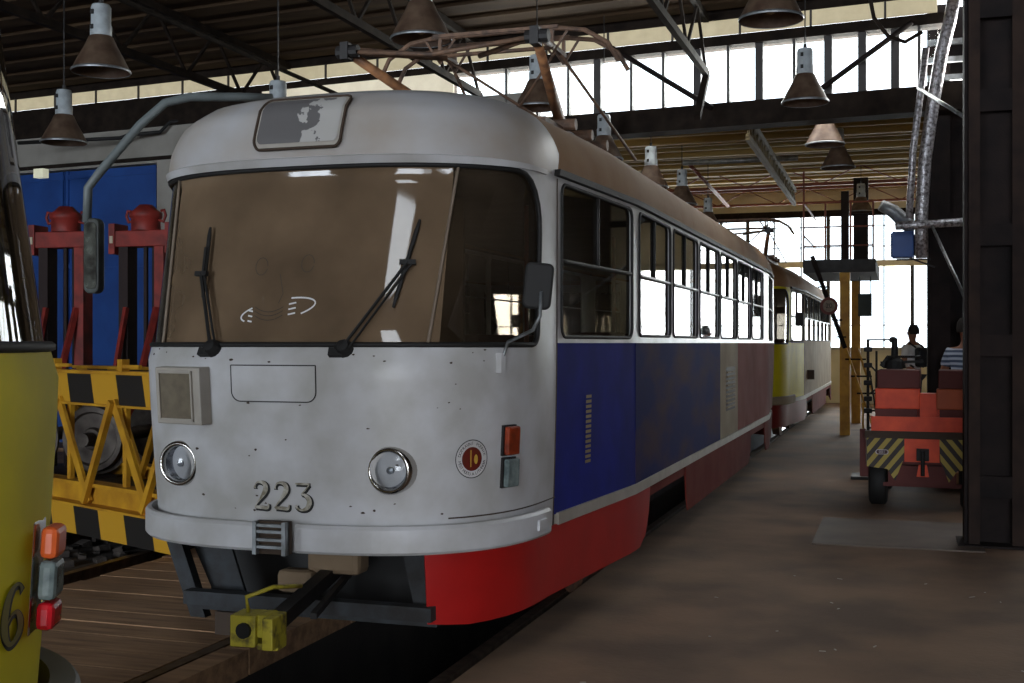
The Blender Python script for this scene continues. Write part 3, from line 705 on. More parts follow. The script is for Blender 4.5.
# ------------------------------------------------------------------ columns and what hangs on them
c1 = empty('steel_column', (.72, 10.9, 0)); tag(c1, 'near dark built-up steel column at the right edge, broad with plates', 'column')
for x in (-.235, .235): MB().box(x-.012, x+.012, -.16, .16, 0, 6).build('flange', M_brownsteel, c1)
MB().box(-.22, .22, -.02, .0, 0, 6).build('web', M_brownsteel, c1)
for x in (-.17, .17): MB().box(x-.045, x+.045, -.17, -.155, 0, 6).build('channel', mat('column_channel', (52, 40, 34), .85, spec=.2, rgb2=(36, 28, 26), scale=4), c1)
for z in (.5, 1.68, 2.6, 3.72, 4.5): MB().box(-.125, .125, -.175, -.16, z-.09, z+.09).build('batten_plate', M_brownsteel, c1)
MB().box(-.3, .3, -.25, .25, 0, .02).build('base_plate', M_brownsteel, c1)
c2 = empty('steel_column', (.53, 16.0, 0)); tag(c2, 'farther dark steel column behind the red cart', 'column')
for x in (-.25, .25): MB().box(x-.015, x+.015, -.2, .2, 0, 5.9).build('flange', M_brownsteel, c2)
MB().box(-.24, .24, -.02, .02, 0, 5.9).build('web', M_brownsteel, c2)
MB().box(-.24, .0, -.2, -.18, 0, 5.9).build('channel', M_brownsteel, c2)
for z in (4.98, 5.2, 5.42): MB().box(-.27, .3, -.26, -.2, z-.035, z+.035).build('bracket', M_galv, c2)
foil = mat('foil_wrap', (214, 212, 216), .32, metal=.6, rgb2=(110, 104, 104), scale=30, lo=.35, hi=.6, bump=.8, bscale=50)
P1 = [at(954, -2, 14.2), at(950, 20, 14.2), at(941, 55, 14.2), at(932, 110, 14.2), at(925, 160, 14.2), at(921, 222, 14.2), at(922, 258, 14.2)]
pipe('foil_pipe', P1, .075, foil, 'thick foil-wrapped pipe coming down beside the farther column', 'pipe', n=12)
pipe('foil_pipe', [at(926, 48, 14.0), at(921, 90, 14), at(913, 150, 14), at(909, 218, 14)], .04, foil, 'thin foil-wrapped pipe left of the thick foil pipe', 'pipe')
pipe('foil_pipe', [at(896, 226, 14.1), at(963, 222, 14.1)], .05, foil, 'horizontal foil-wrapped pipe across the farther column', 'pipe')
pipe('rod', [at(918, 88, 14.1), at(966, 118, 11.4)], .02, M_galv, 'slanting rod from the foil pipes up to the near column', 'rod')
pipe('rod', [at(932, 226, 14.1), at(966, 300, 11.6)], .018, M_galv, 'slanting rod below the horizontal foil pipe', 'rod')
h = empty('unit_heater', at(905, 258, 14.8)); tag(h, 'blue box heater hung on the farther column', 'heater')
MB().box(-.15, .10, -.14, .14, 0, .32).build('casing', mat('heater_blue', (36, 84, 160), .5), h, bevel=.01)
for i in range(9): MB().box(-.17, -.15, -.13, .13, .02+i*.033, .035+i*.033).build('louvre_slat', mat('heater_blue', (36, 84, 160), .5), h)
MB().box(.10, .26, -.1, .1, .03, .28).bar((-.1, 0, -.02), (.3, 0, -.02), .02).bar((.05, 0, 0), (.35, 0, -.12), .02).build('fan_box', M_dark, h)
dk = MB().tube([at(881, 205, 14.9), at(893, 211, 14.9), at(905, 222, 14.9), at(913, 230, 14.9)], [.07, .085, .09, .08], 14).build('air_duct', M_galv, smooth=True); tag(dk, 'grey curved air duct above the blue heater', 'duct')
# ------------------------------------------------------------------ pendant lamps
M_shade = mat('lamp_shade_rust', (96, 78, 62), .6, metal=.2, rgb2=(70, 50, 38), scale=9)
M_lbody = mat('lamp_body', (176, 184, 188), .5, rgb2=(140, 146, 148), scale=8)
def lamp(loc, ztop, label):
    L = empty('pendant_lamp', loc); tag(L, label, 'lamp', 'industrial pendant lamps')
    sh = MB().lathe([(.245, .0), (.25, .012), (.235, .04), (.19, .13), (.14, .22), (.105, .30), (.095, .31)], None, 28)
    sh.lathe([(.095, .305), (.13, .22), (.18, .13), (.225, .04), (.243, .0)], None, 28)
    s_ = sh.build('lamp_shade', M_shade, L, smooth=True)
    MB().lathe([(.252, -.004), (.256, .008), (.25, .02), (.244, .012), (.244, 0)], None, 28).build('shade_rim', M_galv, s_, smooth=True)
    MB().lathe([(.0, .04), (.05, .06), (.07, .12), (.05, .2), (.03, .3)], None, 16).build('bulb', mat('bulb_glass', (170, 150, 120), .2), L, smooth=True)
    b_ = MB().lathe([(.085, .30), (.092, .31), (.092, .40), (.085, .41), (.085, .56), (.075, .585), (.0, .59)], None, 20).build('ballast_housing', M_lbody, L, smooth=True)
    for zz in (.36, .49): MB().box(-.04, -.01, -.097, -.085, zz, zz+.04).build('housing_slot', M_black, b_)
    MB().tube([(0, 0, .58), (0, 0, .64)], .02, 8).tube([(0, 0, .62), (0, 0, max(.7, ztop-loc[2]))], .008, 6).build('hanger', M_dark, L)
    return L
LAMPS = [(101, 72, 10.5, 'rusty cone lamp nearest the upper left corner'), (64, 143, 13.3, 'cone lamp hanging just above the blue gate'), (421, 40, 9.8, 'large cone lamp at the top edge left of the pantograph'),
 (771, 20, 9.4, 'large cone lamp at the top edge right of the thick clerestory post'), (805, 103, 13.0, 'cone lamp hanging before the clerestory panes, topmost of the stacked three'), (825, 145, 15.6, 'middle of the three cone lamps hanging in line'),
 (838, 168, 17.8, 'lowest and palest of the three cone lamps in line'), (537, 108, 13.4, 'cone lamp seen behind the pantograph arm'), (278, 140, 12.0, 'lamp whose grey housing shows above the left roof edge of the tram'),
 (604, 160, 15.6, 'lamp whose housing shows right behind the pantograph base'), (651, 188, 17.0, 'pale lamp housing rising above the middle of the tram roof'), (682, 205, 20.0, 'thin lamp housing right of the pale one above the tram roof'),
 (708, 228, 23.5, 'dim small lamp over the rear of the tricolour tram'), (861, 212, 25, 'small dim lamp above the work platform')]
proto_l = None
for px, py, d, lb in LAMPS:
    p = at(px, py, d); off = p.y-(15.4-.109*(p.x-.17))
    lamp(p, 5.96 if off < .1 else 4.78+(p.y-15.9)*.068, lb)
# ------------------------------------------------------------------ lifting jacks
M_jred = mat('jack_red', (148, 46, 36), .6, rgb2=(104, 34, 28), scale=6)
M_jdark = mat('jack_dark', (44, 30, 28), .8)
def jack(loc, rz, label):
    J = empty('lifting_jack', loc, rz); J.scale = (1.08, 1.08, 1.13); tag(J, label, 'jack', 'red tram lifting jacks')
    MB().box(-.30, -.18, -.1, .1, .05, 2.6).build('post', M_jdark, J); MB().box(.17, .29, -.1, .1, .05, 2.6).build('post', M_jred, J)
    MB().box(-.02, .02, -.02, .02, .1, 2.6).cyl((.1, .06, .1), (.1, .06, 2.6), .05, 10).build('lifting_screw', M_jdark, J)
    MB().box(-.36, .36, -.12, .12, 2.58, 2.76).build('crossbar', M_jred, J, bevel=.01)
    [MB().box(x-.04, x+.04, -.14, .14, 2.50, 2.84).build('end_plate', M_jred, J) for x in (-.37, .37)]
    pl = mat('jack_plate', (206, 196, 168), .6)
    MB().box(-.39, -.35, -.15, -.14, 2.62, 2.70).build('maker_plate', pl, J)
    MB().lathe([(.17, 2.76), (.17, 2.90), (.19, 2.91), (.19, 2.96), (.13, 3.0), (.08, 3.05), (0, 3.06)], None, 16).build('gearbox', M_jred, J, smooth=True)
    for s in (-1, 1): MB().tube([(s*.17, 0, 2.88), (s*.23, 0, 2.86), (s*.26, 0, 2.93), (s*.24, 0, 2.99), (s*.20, 0, 2.98)], .018, 8).build('hook', M_jred, J, smooth=True)
    MB().bar((.2, -.1, 1.9), (-.05, -.5, .1), .06).bar((-.2, -.1, 1.9), (-.3, -.5, .1), .05).build('brace', M_jred, J)
    MB().box(-.45, .45, -.6, .35, 0, .1).build('base', M_jdark, J)
    return J
def ground(px, d): p = at(px, 343, d); return (p.x, p.y, 0)
jack(ground(66, 15.4), .1, 'red lifting jack nearer the left edge, left of the hanging mirror')
jack(ground(146, 15.2), .05, 'red lifting jack right of the hanging mirror, beside the tram')
# ------------------------------------------------------------------ yellow lifting frame
M_fy = mat('frame_yellow', (202, 150, 34), .55, rgb2=(170, 118, 26), scale=4, bump=.1)
M_fst = stripes('frame_stripes', (196, 146, 34), (30, 26, 22), .86, (1, 0, 0), (0, 0, .25))
base = at(166, 343, 9.75)
F = empty('lifting_rig', (base.x, base.y, 0), math.atan2(-.416, .909)); tag(F, 'yellow steel lifting frame with black stripes and crossed braces', 'lifting frame')
Lf = 3.6
for yy in (0, 1.1):
    MB().box(-Lf, .35, yy-.01, yy+.01, 1.17, 1.43).build('striped_rail', M_fst, F); MB().box(-Lf, .35, yy-.06, yy+.10, 1.43, 1.46).box(-Lf, .35, yy-.04, yy+.04, 1.15, 1.17).build('top_flange', M_fy, F)
    MB().box(-Lf, .35, yy-.04, yy+.12, .44, .47).box(-Lf, .35, yy, yy+.03, .29, .44).build('lower_rail', M_fy, F)
    MB().box(-Lf, .30, yy-.10, yy-.08, .02, .27).build('striped_rail', M_fst, F); MB().box(-Lf, .3, yy-.12, yy+.1, .27, .29).build('lower_flange', M_fy, F)
    for i in range(4):
        x = -i*.98-.12
        MB().bar((x-.1, yy-.03, .3), (x-.66, yy-.03, 1.2), .085, .03, up=(0, 1, 0)).build('diagonal', M_fy, F)
        MB().bar((x-.14, yy-.06, .3), (x+.34, yy-.06, 1.2), .055, .05, up=(0, 1, 0)).build('diagonal', M_fy, F)
        MB().box(x-.6, x-.54, yy+.02, yy+.06, .3, 1.2).build('upright', M_fy, F)
for x in (-2.7, -1.9, -.7): MB().box(x-.04, x+.04, -.02, .05, 1.46, 1.56).bar((x, 0, 1.5), (x+.3, 0, 1.5), .03).build('lug', M_fy, F)
MB().box(-Lf, .3, .05, 1.1, .3, .34).build('deck', M_dark, F)
# wheelsets parked behind it
M_wheel = mat('wheel_rust', (92, 84, 76), .55, metal=.4, rgb2=(58, 48, 42), scale=7)
def wheelset(px, d, rz, label):
    g = ground(px, d); Wt = empty('wheelset', g, rz); tag(Wt, label, 'wheelset', 'loose tram wheelsets behind the lifting frame')
    for s in (-1, 1):
        R = Matrix.Translation((s*.72, 0, .72)) @ Matrix.Rotation(s*PI/2, 4, 'Y')
        MB().lathe([(.0, .06), (.10, .06), (.12, .02), (.26, .02), (.28, .05), (.33, .05), (.33, -.04), (.37, -.05), (.37, -.08), (.26, -.06), (.12, -.04), (0, -.04)], R, 32).build('wheel', M_wheel, Wt, smooth=False)
        MB().box(s*.72-.1, s*.72+.1, -.3, .3, 0, .35).build('stand', M_jdark, Wt)
    MB().cyl((-.95, 0, .72), (.95, 0, .72), .07).build('axle', M_wheel, Wt)
for px, d, lb in ((62, 13.1, 'rusty wheelset leftmost behind the yellow frame braces'), (130, 13.0, 'rusty wheelset seen right through the crossed yellow braces, nearer the white tram')):
    wheelset(px, d, PI/2+.12, lb)
# ================================================================== TRAM 223
T, K = make_tram((-2.965, 5.255, 0), 0, 'tricolour', 'white tram with blue and red side and number 223 on its front')
bumper(T, M_white, s_of_y(.95), left_end=s_of_y(1.0)); pantograph(T, 0)
s60 = s_of_x(.60)
headlight(T, -s60, 1.08); headlight(T, s60, 1.08)
digits('223', T, .872, .142, -.135, .105, .012)
# destination box
vA, vB = v_of_z(2.69), v_of_z(2.96)
dbx = rrect(-.225, .265, vA, vB, .035)
def sfx(x, v, off=0):
    th = min(1, max(0, v-ZE)/(VMAX-ZE))*PI/2
    return surf(s_of_x(max(-1.1, min(1.1, x/max(.05, math.cos(th))**(2/NR)))), v, off)
d = patch('destination_box', dbx, M_trim, T, ds=.03, dz=.03, off=.018, sf=sfx)
peel = mat('peeling_sheet', (182, 180, 174), .5)
nt = peel.node_tree; pr = nt.nodes['Principled BSDF']; tc = nt.nodes.new('ShaderNodeTexCoord')
n1 = nt.nodes.new('ShaderNodeTexNoise'); n1.inputs['Scale'].default_value = 13; n1.inputs['Detail'].default_value = 9; nt.links.new(tc.outputs['Object'], n1.inputs['Vector'])
sx = nt.nodes.new('ShaderNodeSeparateXYZ'); nt.links.new(tc.outputs['Object'], sx.inputs[0])
ma = nt.nodes.new('ShaderNodeMath'); ma.operation = 'MULTIPLY_ADD'; ma.inputs[1].default_value = 1.2; nt.links.new(sx.outputs['X'], ma.inputs[0]); nt.links.new(n1.outputs['Fac'], ma.inputs[2])
cr = nt.nodes.new('ShaderNodeValToRGB'); cr.color_ramp.interpolation = 'CONSTANT'; cr.color_ramp.elements[0].color = srgb(100, 98, 98); cr.color_ramp.elements[1].position = .60; cr.color_ramp.elements[1].color = srgb(178, 176, 172)
nt.links.new(ma.outputs[0], cr.inputs['Fac']); nt.links.new(cr.outputs['Color'], pr.inputs['Base Color'])
tag(patch('destination_panel', rrect(-.207, .247, vA+.018, vB-.018, .025), peel, d, ds=.03, dz=.03, off=.024, sf=sfx), 'dark plate with peeling pale paint on its right')
ribbon('box_gasket', dbx, .008, M_grime, d, off=.02, dens=(.04, .04), sf=sfx)
# hatch, display box
hp = rrect(-.235, .235, 1.41, 1.59, .05, .003)
hh = patch('hatch', hp, M_white, T, ds=.06, dz=.06, off=.003); ribbon('hatch_seam', hp, .003, M_num, hh, off=.003, dens=(.05, .05))
chips = MB()
for _ in range(46):
    s_, z_ = random.choice([(random.uniform(-.2, .22), random.uniform(1.38, 1.5)), (random.uniform(-1, 1.2), random.uniform(1.60, 1.68)), (random.uniform(-.3, .9), random.uniform(.86, .92)), (random.uniform(-1, 1.3), random.uniform(.9, 1.6))])
    r = random.uniform(.003, .009); k = random.randint(5, 7)
    pts = [surf(s_+r*1.7*math.cos(2*PI*i/k)*random.uniform(.5, 1.1), z_+r*math.sin(2*PI*i/k)*random.uniform(.5, 1), .0025) for i in range(k)]
    chips.add(pts, [tuple(range(k))])
chips.build('paint_chip', M_grime, T)['kind'] = 'stuff'
Fm = frame_at(-s_of_x(.53), 1.435)
bx = MB().box(-.165, .165, -.145, .145, -.02, .055, Fm).build('display_box', M_trim, T, bevel=.006)
tag(MB().box(-.125, .105, -.115, .115, .055, .058, Fm).build('display_screen', mat('display_blind', (112, 102, 84), .6, rgb2=(98, 88, 72), scale=20), bx), 'blank grey-brown display')
for a in ((-.135, -.125, -.125, .125), (.105, .115, -.125, .125), (-.135, .115, .115, .127), (-.135, .115, -.127, -.115)): MB().box(*a, .055, .066, Fm).build('display_frame', M_trim, bx)
# emblem
sE, zE = s_of_x(.935), 1.125
def disc(name, r, r2, m, off, par):
    mb = MB(); n = 40
    if r2 == 0: return patch(name, [(sE+r*math.cos(2*PI*i/n), zE+r*math.sin(2*PI*i/n)) for i in range(n)], m, par, ds=.03, dz=.03, off=off)
    vs = [surf(sE+q*math.cos(2*PI*i/n), zE+q*math.sin(2*PI*i/n), off) for i in range(n) for q in (r, r2)]
    return mb.add(vs, [(2*i, 2*((i+1) % n), 2*((i+1) % n)+1, 2*i+1) for i in range(n)]).build(name, m, par)
em = disc('emblem', .096, 0, mat('emblem_white', (200, 198, 196), .5), .003, T)
disc('emblem_ring', .097, .0925, M_num, .0045, em)
disc('emblem_disc', .060, 0, mat('emblem_red', (104, 24, 18), .5, rgb2=(90, 34, 16), scale=30), .0045, em)
gy = mat('emblem_yellow', (186, 150, 60), .5)
mb = MB(); mb.add([surf(sE+a, zE+b, .006) for a, b in ((-.012, -.04), (-.006, -.04), (-.006, .045), (-.012, .045))], [(0, 1, 2, 3)])
n = 14; mb.add([surf(sE+.022+.012*math.cos(2*PI*i/n), zE-.002+.024*math.sin(2*PI*i/n), .006) for i in range(n)], [tuple(range(n))]); mb.build('emblem_figure', gy, em)
let = MB()
def ring_text(txt, a0, a1, r, flip):
    for i, ch in enumerate(txt):
        if ch == ' ': continue
        a = a0+(a1-a0)*i/(len(txt)-1)
        def mp(x, y, a=a):
            rr = r+(y if not flip else -y); q = a-(x/r if not flip else -x/r)
            return surf(sE+rr*math.cos(q), zE+rr*math.sin(q), .006)
        b_ = text_on(ch, mp, .022, M_num, None, None)
        k = len(let.v); let.v += b_.v; let.f += [tuple(k+j for j in f) for f in b_.f]; let.m += [0]*len(b_.f)
ring_text('DOPRAVNÍ PODNIK', math.radians(165), math.radians(15), .076, False)
ring_text('MĚST MOSTU A LITVÍNOVA', math.radians(192), math.radians(348), .076, True)
let.build('emblem_lettering', M_num, em)
# indicator
for zc, mm, nm in ((1.205, M_amber, 'amber turn signal'), (1.04, M_clear, 'clear side lamp')):
    Fm = frame_at(s_of_x(1.048), zc); I = MB().box(-.055, .055, -.078, .078, -.01, .012, Fm).build('side_lamp', M_dark, T)
    tag(MB().box(-.048, .05, -.072, .072, .012, .045, Fm).build('lens', mm, I, bevel=.008), nm)
for yy, off in ((1.30, 0),):
    Fm = frame_at(s_of_y(.80), .745); MB().box(-.05, .05, -.03, .03, .07, .085, Fm).build('bumper_plate', M_white, T, bevel=.004)
ribbon('panel_seam', [(s_of_x(.85), .835), (s_of_y(1.22), .835)], .004, M_grime, T, off=.0, closed=False, dens=(.04, .1))
ribbon('door_seam', [(s_of_y(1.20), .68), (s_of_y(1.20), 2.62)], .005, M_grime, T, off=0, closed=False)
# grille and tag on the side
gm = mat('grille_brass', (150, 132, 90), .6)
k = MB()
for i in range(14): k.add([surf(s_of_y(1.75)+a, .98+i*.03+b, .006) for a, b in ((-.04, 0), (.06, 0), (.06, .018), (-.04, .018))], [(0, 1, 2, 3)])
tag(k.build('step_tag', gm, T), 'pale ribbed tag on the blue door')
gb = s_of_y((WINS[3][0]+WINS[4][0])/2+.05)
lv = patch('louvre_panel', [(gb-.35, 1.0), (gb+.35, 1.0), (gb+.35, 1.45), (gb-.35, 1.45)], mat('louvre_panel_grey', (56, 48, 40), .7), T, off=.004)
for i in range(9):
    for j in range(2):
        MB().box(*( (gb-.33+j*.34)-gb, (gb-.33+j*.34+.31)-gb), -.010, .006, .004, .02, frame_at(gb, 1.04+i*.045) ).build('louvre_slat', M_cream, lv)
# wipers
def wiper(pivot, tip, btop, bbot, nm):
    W = MB(); a = surf(*pivot, .03); b = surf(*tip, .04)
    W.tube([a, b], .009, 6).tube([a+Vector((.03, 0, -.01)), b+Vector((.02, 0, -.01))], .006, 6)
    w_ = W.build('wiper', M_black, T)
    MB().lathe([(.0, .05), (.03, .045), (.045, .02), (.05, -.02)], frame_at(pivot[0], pivot[1]), 12).box(-.07, .0, -.045, -.005, -.01, .03, frame_at(*pivot)).build('wiper_motor_cap', M_black, w_)
    pts = [surf(btop[0]+(bbot[0]-btop[0])*i/8, btop[1]+(bbot[1]-btop[1])*i/8, .016) for i in range(9)]
    MB().tube(pts, [.006]+[.011]*7+[.006], 6).build('wiper_blade', M_black, w_)
    m1 = [surf(btop[0]+(bbot[0]-btop[0])*t, btop[1]+(bbot[1]-btop[1])*t, .032) for t in (.3, .5, .7)]
    MB().tube(m1, .008, 6).box(-.04, .04, -.012, .012, -.01, .01, frame_at(tip[0], tip[1], .035)).build('blade_carrier', M_black, w_)
wiper((-.36, 1.67), (-.48, 2.05), (-.48, 2.30), (-.47, 1.93), 0)
wiper((.37, 1.67), (.64, 2.09), (.68, 2.31), (.59, 1.87), 1)
# white scrolls on the windscreen
sc = MB(); wm = mat('scroll_white', (235, 235, 235), .5, emit=0)
def arc(pts, w_):
    vs = []
    for i, p in enumerate(pts):
        a, b = pts[max(i-1, 0)], pts[min(i+1, len(pts)-1)]; tx, tz = b[0]-a[0], b[1]-a[1]; l = math.hypot(tx, tz); nx, nz = -tz/l, tx/l
        for s in (-1, 1): vs.append(surf(p[0]+nx*w_*s/2, p[1]+nz*w_*s/2, -.004))
    sc.add(vs, [(2*i, 2*i+1, 2*i+3, 2*i+2) for i in range(len(pts)-1)])
cx, cz, rx, rz_ = -.02, 1.865, .205, .052
el = lambda a, k=1: (cx+rx*k*math.cos(a), cz+rz_*k*math.sin(a)+.035*math.cos(a))
arc([el(math.radians(a)) for a in range(-50, 75, 8)], .008); arc([el(math.radians(a)) for a in range(135, 215, 8)], .008)
for q in (-.022, .004, .03): arc([(cx+.06, cz+q), (cx+.10, cz+q+.008)], .008); arc([(cx-.165, cz+q-.03), (cx-.14, cz+q-.035)], .008)
for q in (-.03, -.006, .02): pass
sc.build('windscreen_scroll', wm, T)['kind'] = 'stuff'
fa = MB(); sc = fa
for q in (-.03, -.008, .012): arc([(cx-.13+.02*i, cz-.02+q+.0016*(i-4)**2) for i in range(9)], .004)
arc([(-.14+.035*math.cos(a*.5), 2.09+.045*math.sin(a*.5)) for a in range(13)], .004); arc([(.12+.035*math.cos(a*.5), 2.10+.045*math.sin(a*.5)) for a in range(13)], .004)
arc([(-.03, 2.05), (.0, 1.95), (-.02, 1.90)], .004)
fa.build('windscreen_drawing', mat('finger_drawing', (70, 60, 48), .8), T)['kind'] = 'stuff'
# right mirror
Mr = MB().tube([surf(s_of_x(1.02), 1.60, .01), surf(s_of_x(1.02), 1.64, .03), surf(s_of_x(1.02), 1.70, .05), (at(533, 330, 5.72)-T.location), (at(540, 316, 5.72)-T.location), (at(541, 292, 5.76)-T.location)], .009, 8).build('mirror_arm', M_galv, T, smooth=True)
Fm = frame_at(s_of_x(1.02), 1.60); MB().box(-.015, .02, -.05, .05, -.01, .03, Fm).build('mirror_bracket', M_white, Mr)
mc = at(538, 286, 5.80)-T.location
mm = MB().prism(rrect(-.07, .07, -.112, .112, .03), -.03, .03, Matrix.Translation(mc) @ Matrix.Rotation(.35, 4, 'Z') @ Matrix.Rotation(.1, 4, 'Y'))
mm.build('wing_mirror', M_black, T, bevel=.012)
# left mirror on its long pipe
q = lambda px, py, d: at(px, py, d)-T.location
tag(MB().tube([q(272, 98, 7.3), q(240, 97, 7.2), q(190, 97, 7.0), q(165, 103, 6.95), q(140, 125, 6.9), q(100, 172, 6.85), q(88, 188, 6.85), q(87, 222, 6.85)], .026, 10).build('mirror_pipe', mat('pipe_grey', (104, 112, 112), .5), T, smooth=True), 'thick grey mirror pipe')
mc = q(94, 256, 6.85)
MB().prism(rrect(-.052, .052, -.215, .215, .04), -.03, .03, Matrix.Translation(mc)).build('tall_mirror', mat('mirror_housing', (58, 64, 60), .6, rgb2=(40, 40, 36), scale=12), T, bevel=.01)
tag(MB().prism(rrect(-.04, .04, -.19, .19, .03), -.034, -.031, Matrix.Translation(mc)).build('mirror_face', mat('mirror_dirty', (90, 92, 84), .25, metal=.7, rgb2=(30, 26, 22), scale=14), T), 'grimy mirror glass')
# frame under the front
U = MB().prism([(-.82, .66), (-.73, .66), (-.57, .24), (-.66, .24)], .30, .36).build('lifeguard_bracket', M_under, T)
tag(MB().prism([(-.74, .64), (-.50, .64), (-.40, .36), (-.60, .36)], .42, .44).build('lifeguard_plate', M_under, T), 'blue-grey slanted plate')
MB().box(-.64, .76, .20, .28, .33, .40).box(-.62, .76, .28, .34, .29, .33).build('lifeguard_beam', M_under, T)
MB().prism([(.55, .64), (.80, .64), (.82, .34), (.62, .34)], .34, .36).build('lifeguard_plate', M_under, T)
MB().box(-.48, -.28, .25, .4, .17, .29).build('lifeguard_board', M_grime, T)
MB().box(-.85, .85, .80, .90, .22, .68).build('front_shade_box', M_black, T); MB().box(.0, .30, .35, .5, .5, .66).box(-.15, .06, .30, .42, .40, .52).build('air_horn_box', mat('tan_box', (128, 108, 84), .8), T, bevel=.03)  # full-width black box is added as the shade under the front
cp_ = MB().bar((.05, .75, .52), (.25, -.42, .43), .07, .07).bar((.13, .7, .50), (.33, -.2, .42), .03, .03).build('coupler', M_dark, T)
yl = mat('coupler_yellow', (176, 162, 44), .55, rgb2=(70, 60, 30), scale=16, lo=.3, hi=.5)
Cm = Matrix.Translation((.235, -.52, .425)) @ Matrix.Rotation(.1, 4, 'Z')
MB().box(-.12, .00, -.06, .08, -.07, .07, Cm).box(.0, .05, -.04, .08, -.03, .07, Cm).box(.05, .10, -.10, .06, -.07, .07, Cm).box(0, .1, -.04, .06, -.085, -.055, Cm).build('coupler_head', yl, cp_, bevel=.006)
MB().cyl((.19, -.60, .43), (.19, -.57, .43), .035, 14).build('coupler_socket', M_black, cp_)
MB().tube([(.18, -.53, .5), (.18, -.55, .57), (.26, -.45, .60), (.32, -.30, .58)], .010, 8).build('coupler_handle', yl, cp_, smooth=True)
# ================================================================== second tram, behind
T2, K2 = make_tram((-2.98, 19.85, 0), 0, 'yellow', 'farther yellow and cream tram standing behind the tricolour one')
bumper(T2, M_cream, s_of_y(1.42)); pantograph(T2, 0)
tag(MB().box(-.01, .01, -.09, .09, -.13, .13, frame_at(s_of_y(3.5), 1.1)).build('side_vent', M_grime, T2), 'dark vent')
mc = Vector((1.3, .75, 2.1)); MB().prism(rrect(-.07, .07, -.11, .11, .03), -.03, .03, Matrix.Translation(mc)).build('wing_mirror', M_black, T2)
MB().tube([(1.12, .9, 1.72), (1.26, .78, 1.8), (1.3, .76, 2.05)], .01, 6).build('mirror_arm', M_galv, T2)
# ================================================================== near yellow tram, its tail towards us
T3, K3 = make_tram((-3.085, 2.99, 0), PI, 'yellow', 'near yellow tram cut by the left picture edge, number 66 by its tail light')
T3.rotation_euler = (0, 0, PI)
bumper(T3, mat('bumper_grey', (120, 120, 116), .6), s_of_y(1.42), gap=.10, wd=.065)
digits('66', T3, .975, .15, -1.58, .135, .03, face=mat('olive_face', (110, 104, 40), .5))
Fm = frame_at(-s_of_x(1.01), 1.11)
tl = MB().prism([(-.055, -.145), (.055, -.145), (.055, .145), (-.055, .145)], 0, .02, Fm @ Matrix.Rotation(PI/2, 4, 'X') @ Matrix.Scale(-1, 4, (0, 1, 0))).build('tail_light', M_chrome, T3, bevel=.008)
for z0, z1, mm, lb in ((.05, .13, mat('orange_lens', (214, 96, 44), .3), 'orange lens'), (-.055, .045, M_clear, 'clear lens'), (-.13, -.06, M_redlens, 'red lens')):
    tag(MB().box(-.05, .05, z0, z1, .01, .055, Fm).build('lens', mm, tl, bevel=.015), lb)
# ================================================================== red cart
R_ = mat('cart_red', (232, 80, 36), .6, rgb2=(206, 62, 28), scale=5); RD = mat('cart_dark_red', (92, 34, 28), .7)
cart = empty('rail_cart', (.165, 13.0, 0), -.03); tag(cart, 'red towing cart with yellow-black striped rear panels', 'cart')
st1 = stripes('cart_stripes_left', (168, 146, 60), (40, 28, 22), .115, (1, 0, 0), (0, 0, -.8)); st2 = stripes('cart_stripes_right', (168, 146, 60), (40, 28, 22), .115, (1, 0, 0), (0, 0, .8))
MB().box(-.54, .54, 0, 2.2, .45, .72).build('chassis', RD, cart)
MB().prism([(-.54, .72), (-.16, .72), (-.18, .5), (-.26, .28), (-.34, .40), (-.54, .42)], -.03, 0).build('striped_panel', st1, cart)
MB().prism([(.54, .72), (.54, .42), (.34, .40), (.26, .28), (.18, .5), (.16, .72)], -.03, 0).build('striped_panel', st2, cart)
MB().box(-.17, .17, -.04, .0, .48, .72).build('hitch_plate', R_, cart); MB().box(-.05, .07, -.12, -.04, .50, .62).cyl((.01, -.14, .35), (.01, -.14, .6), .02).build('hitch', M_black, cart)
MB().prism([(-.03, .46), (.05, .46), (.07, .34), (-.05, .34)], -.13, -.1).build('hitch_hook', R_, cart)
MB().box(-.33, .33, -.02, .1, .24, .44).box(-.38, .38, .0, .06, .22, .26).build('step_beam', RD, cart)
MB().box(-.56, .56, -.07, .03, .72, .79).build('rear_rail', M_grime, cart)
MB().box(-.50, .52, .0, .08, .79, .94).build('rear_panel', R_, cart)
for a, b_ in ((-.46, -.02), (.14, .54)):
    MB().box(a, b_, .02, .5, .94, 1.04).build('slot_panel', RD, cart); bk = MB().box(a, b_, -.01, .2, 1.02, 1.23).build('seat_box', R_ if a < 0 else mat('cart_orange', (186, 84, 36), .6), cart, bevel=.01)
    MB().box(a+.02, b_, .0, .6, 1.23, 1.42).build('seat_back', RD, cart, bevel=.01)
MB().box(-.05, .17, .02, .3, .94, 1.18).build('centre_panel', R_, cart)
MB().cyl((-.30, .9, 1.2), (-.30, .9, 1.42), .09, 12).lathe([(.12, 1.42), (.10, 1.5), (.04, 1.55), (.03, 1.75), (.0, 1.76)], Matrix.Translation((-.30, .9, 0)), 14).bar((-.45, .9, 1.48), (.0, .9, 1.5), .03).bar((-.44, .9, 1.44), (-.36, .9, 1.55), .05).build('control_mast', M_black, cart)
MB().tube([(-.2+.17*math.cos(i*PI/8), .8+.1*math.sin(i*PI/8), 1.55) for i in range(16)], .014, 6, closed=True).build('steering_wheel', M_dark, cart)
for x in (-.44, .46):
    for yy in (.25, 1.7):
        Wm = Matrix.Translation((x, yy, .25)) @ Matrix.Rotation(PI/2, 4, 'Y')
        MB().lathe([(.0, -.08), (.14, -.08), (.22, -.09), (.25, -.07), (.25, .07), (.22, .09), (.14, .08), (.0, .08)], Wm, 24).build('wheel', M_black, cart, smooth=True)
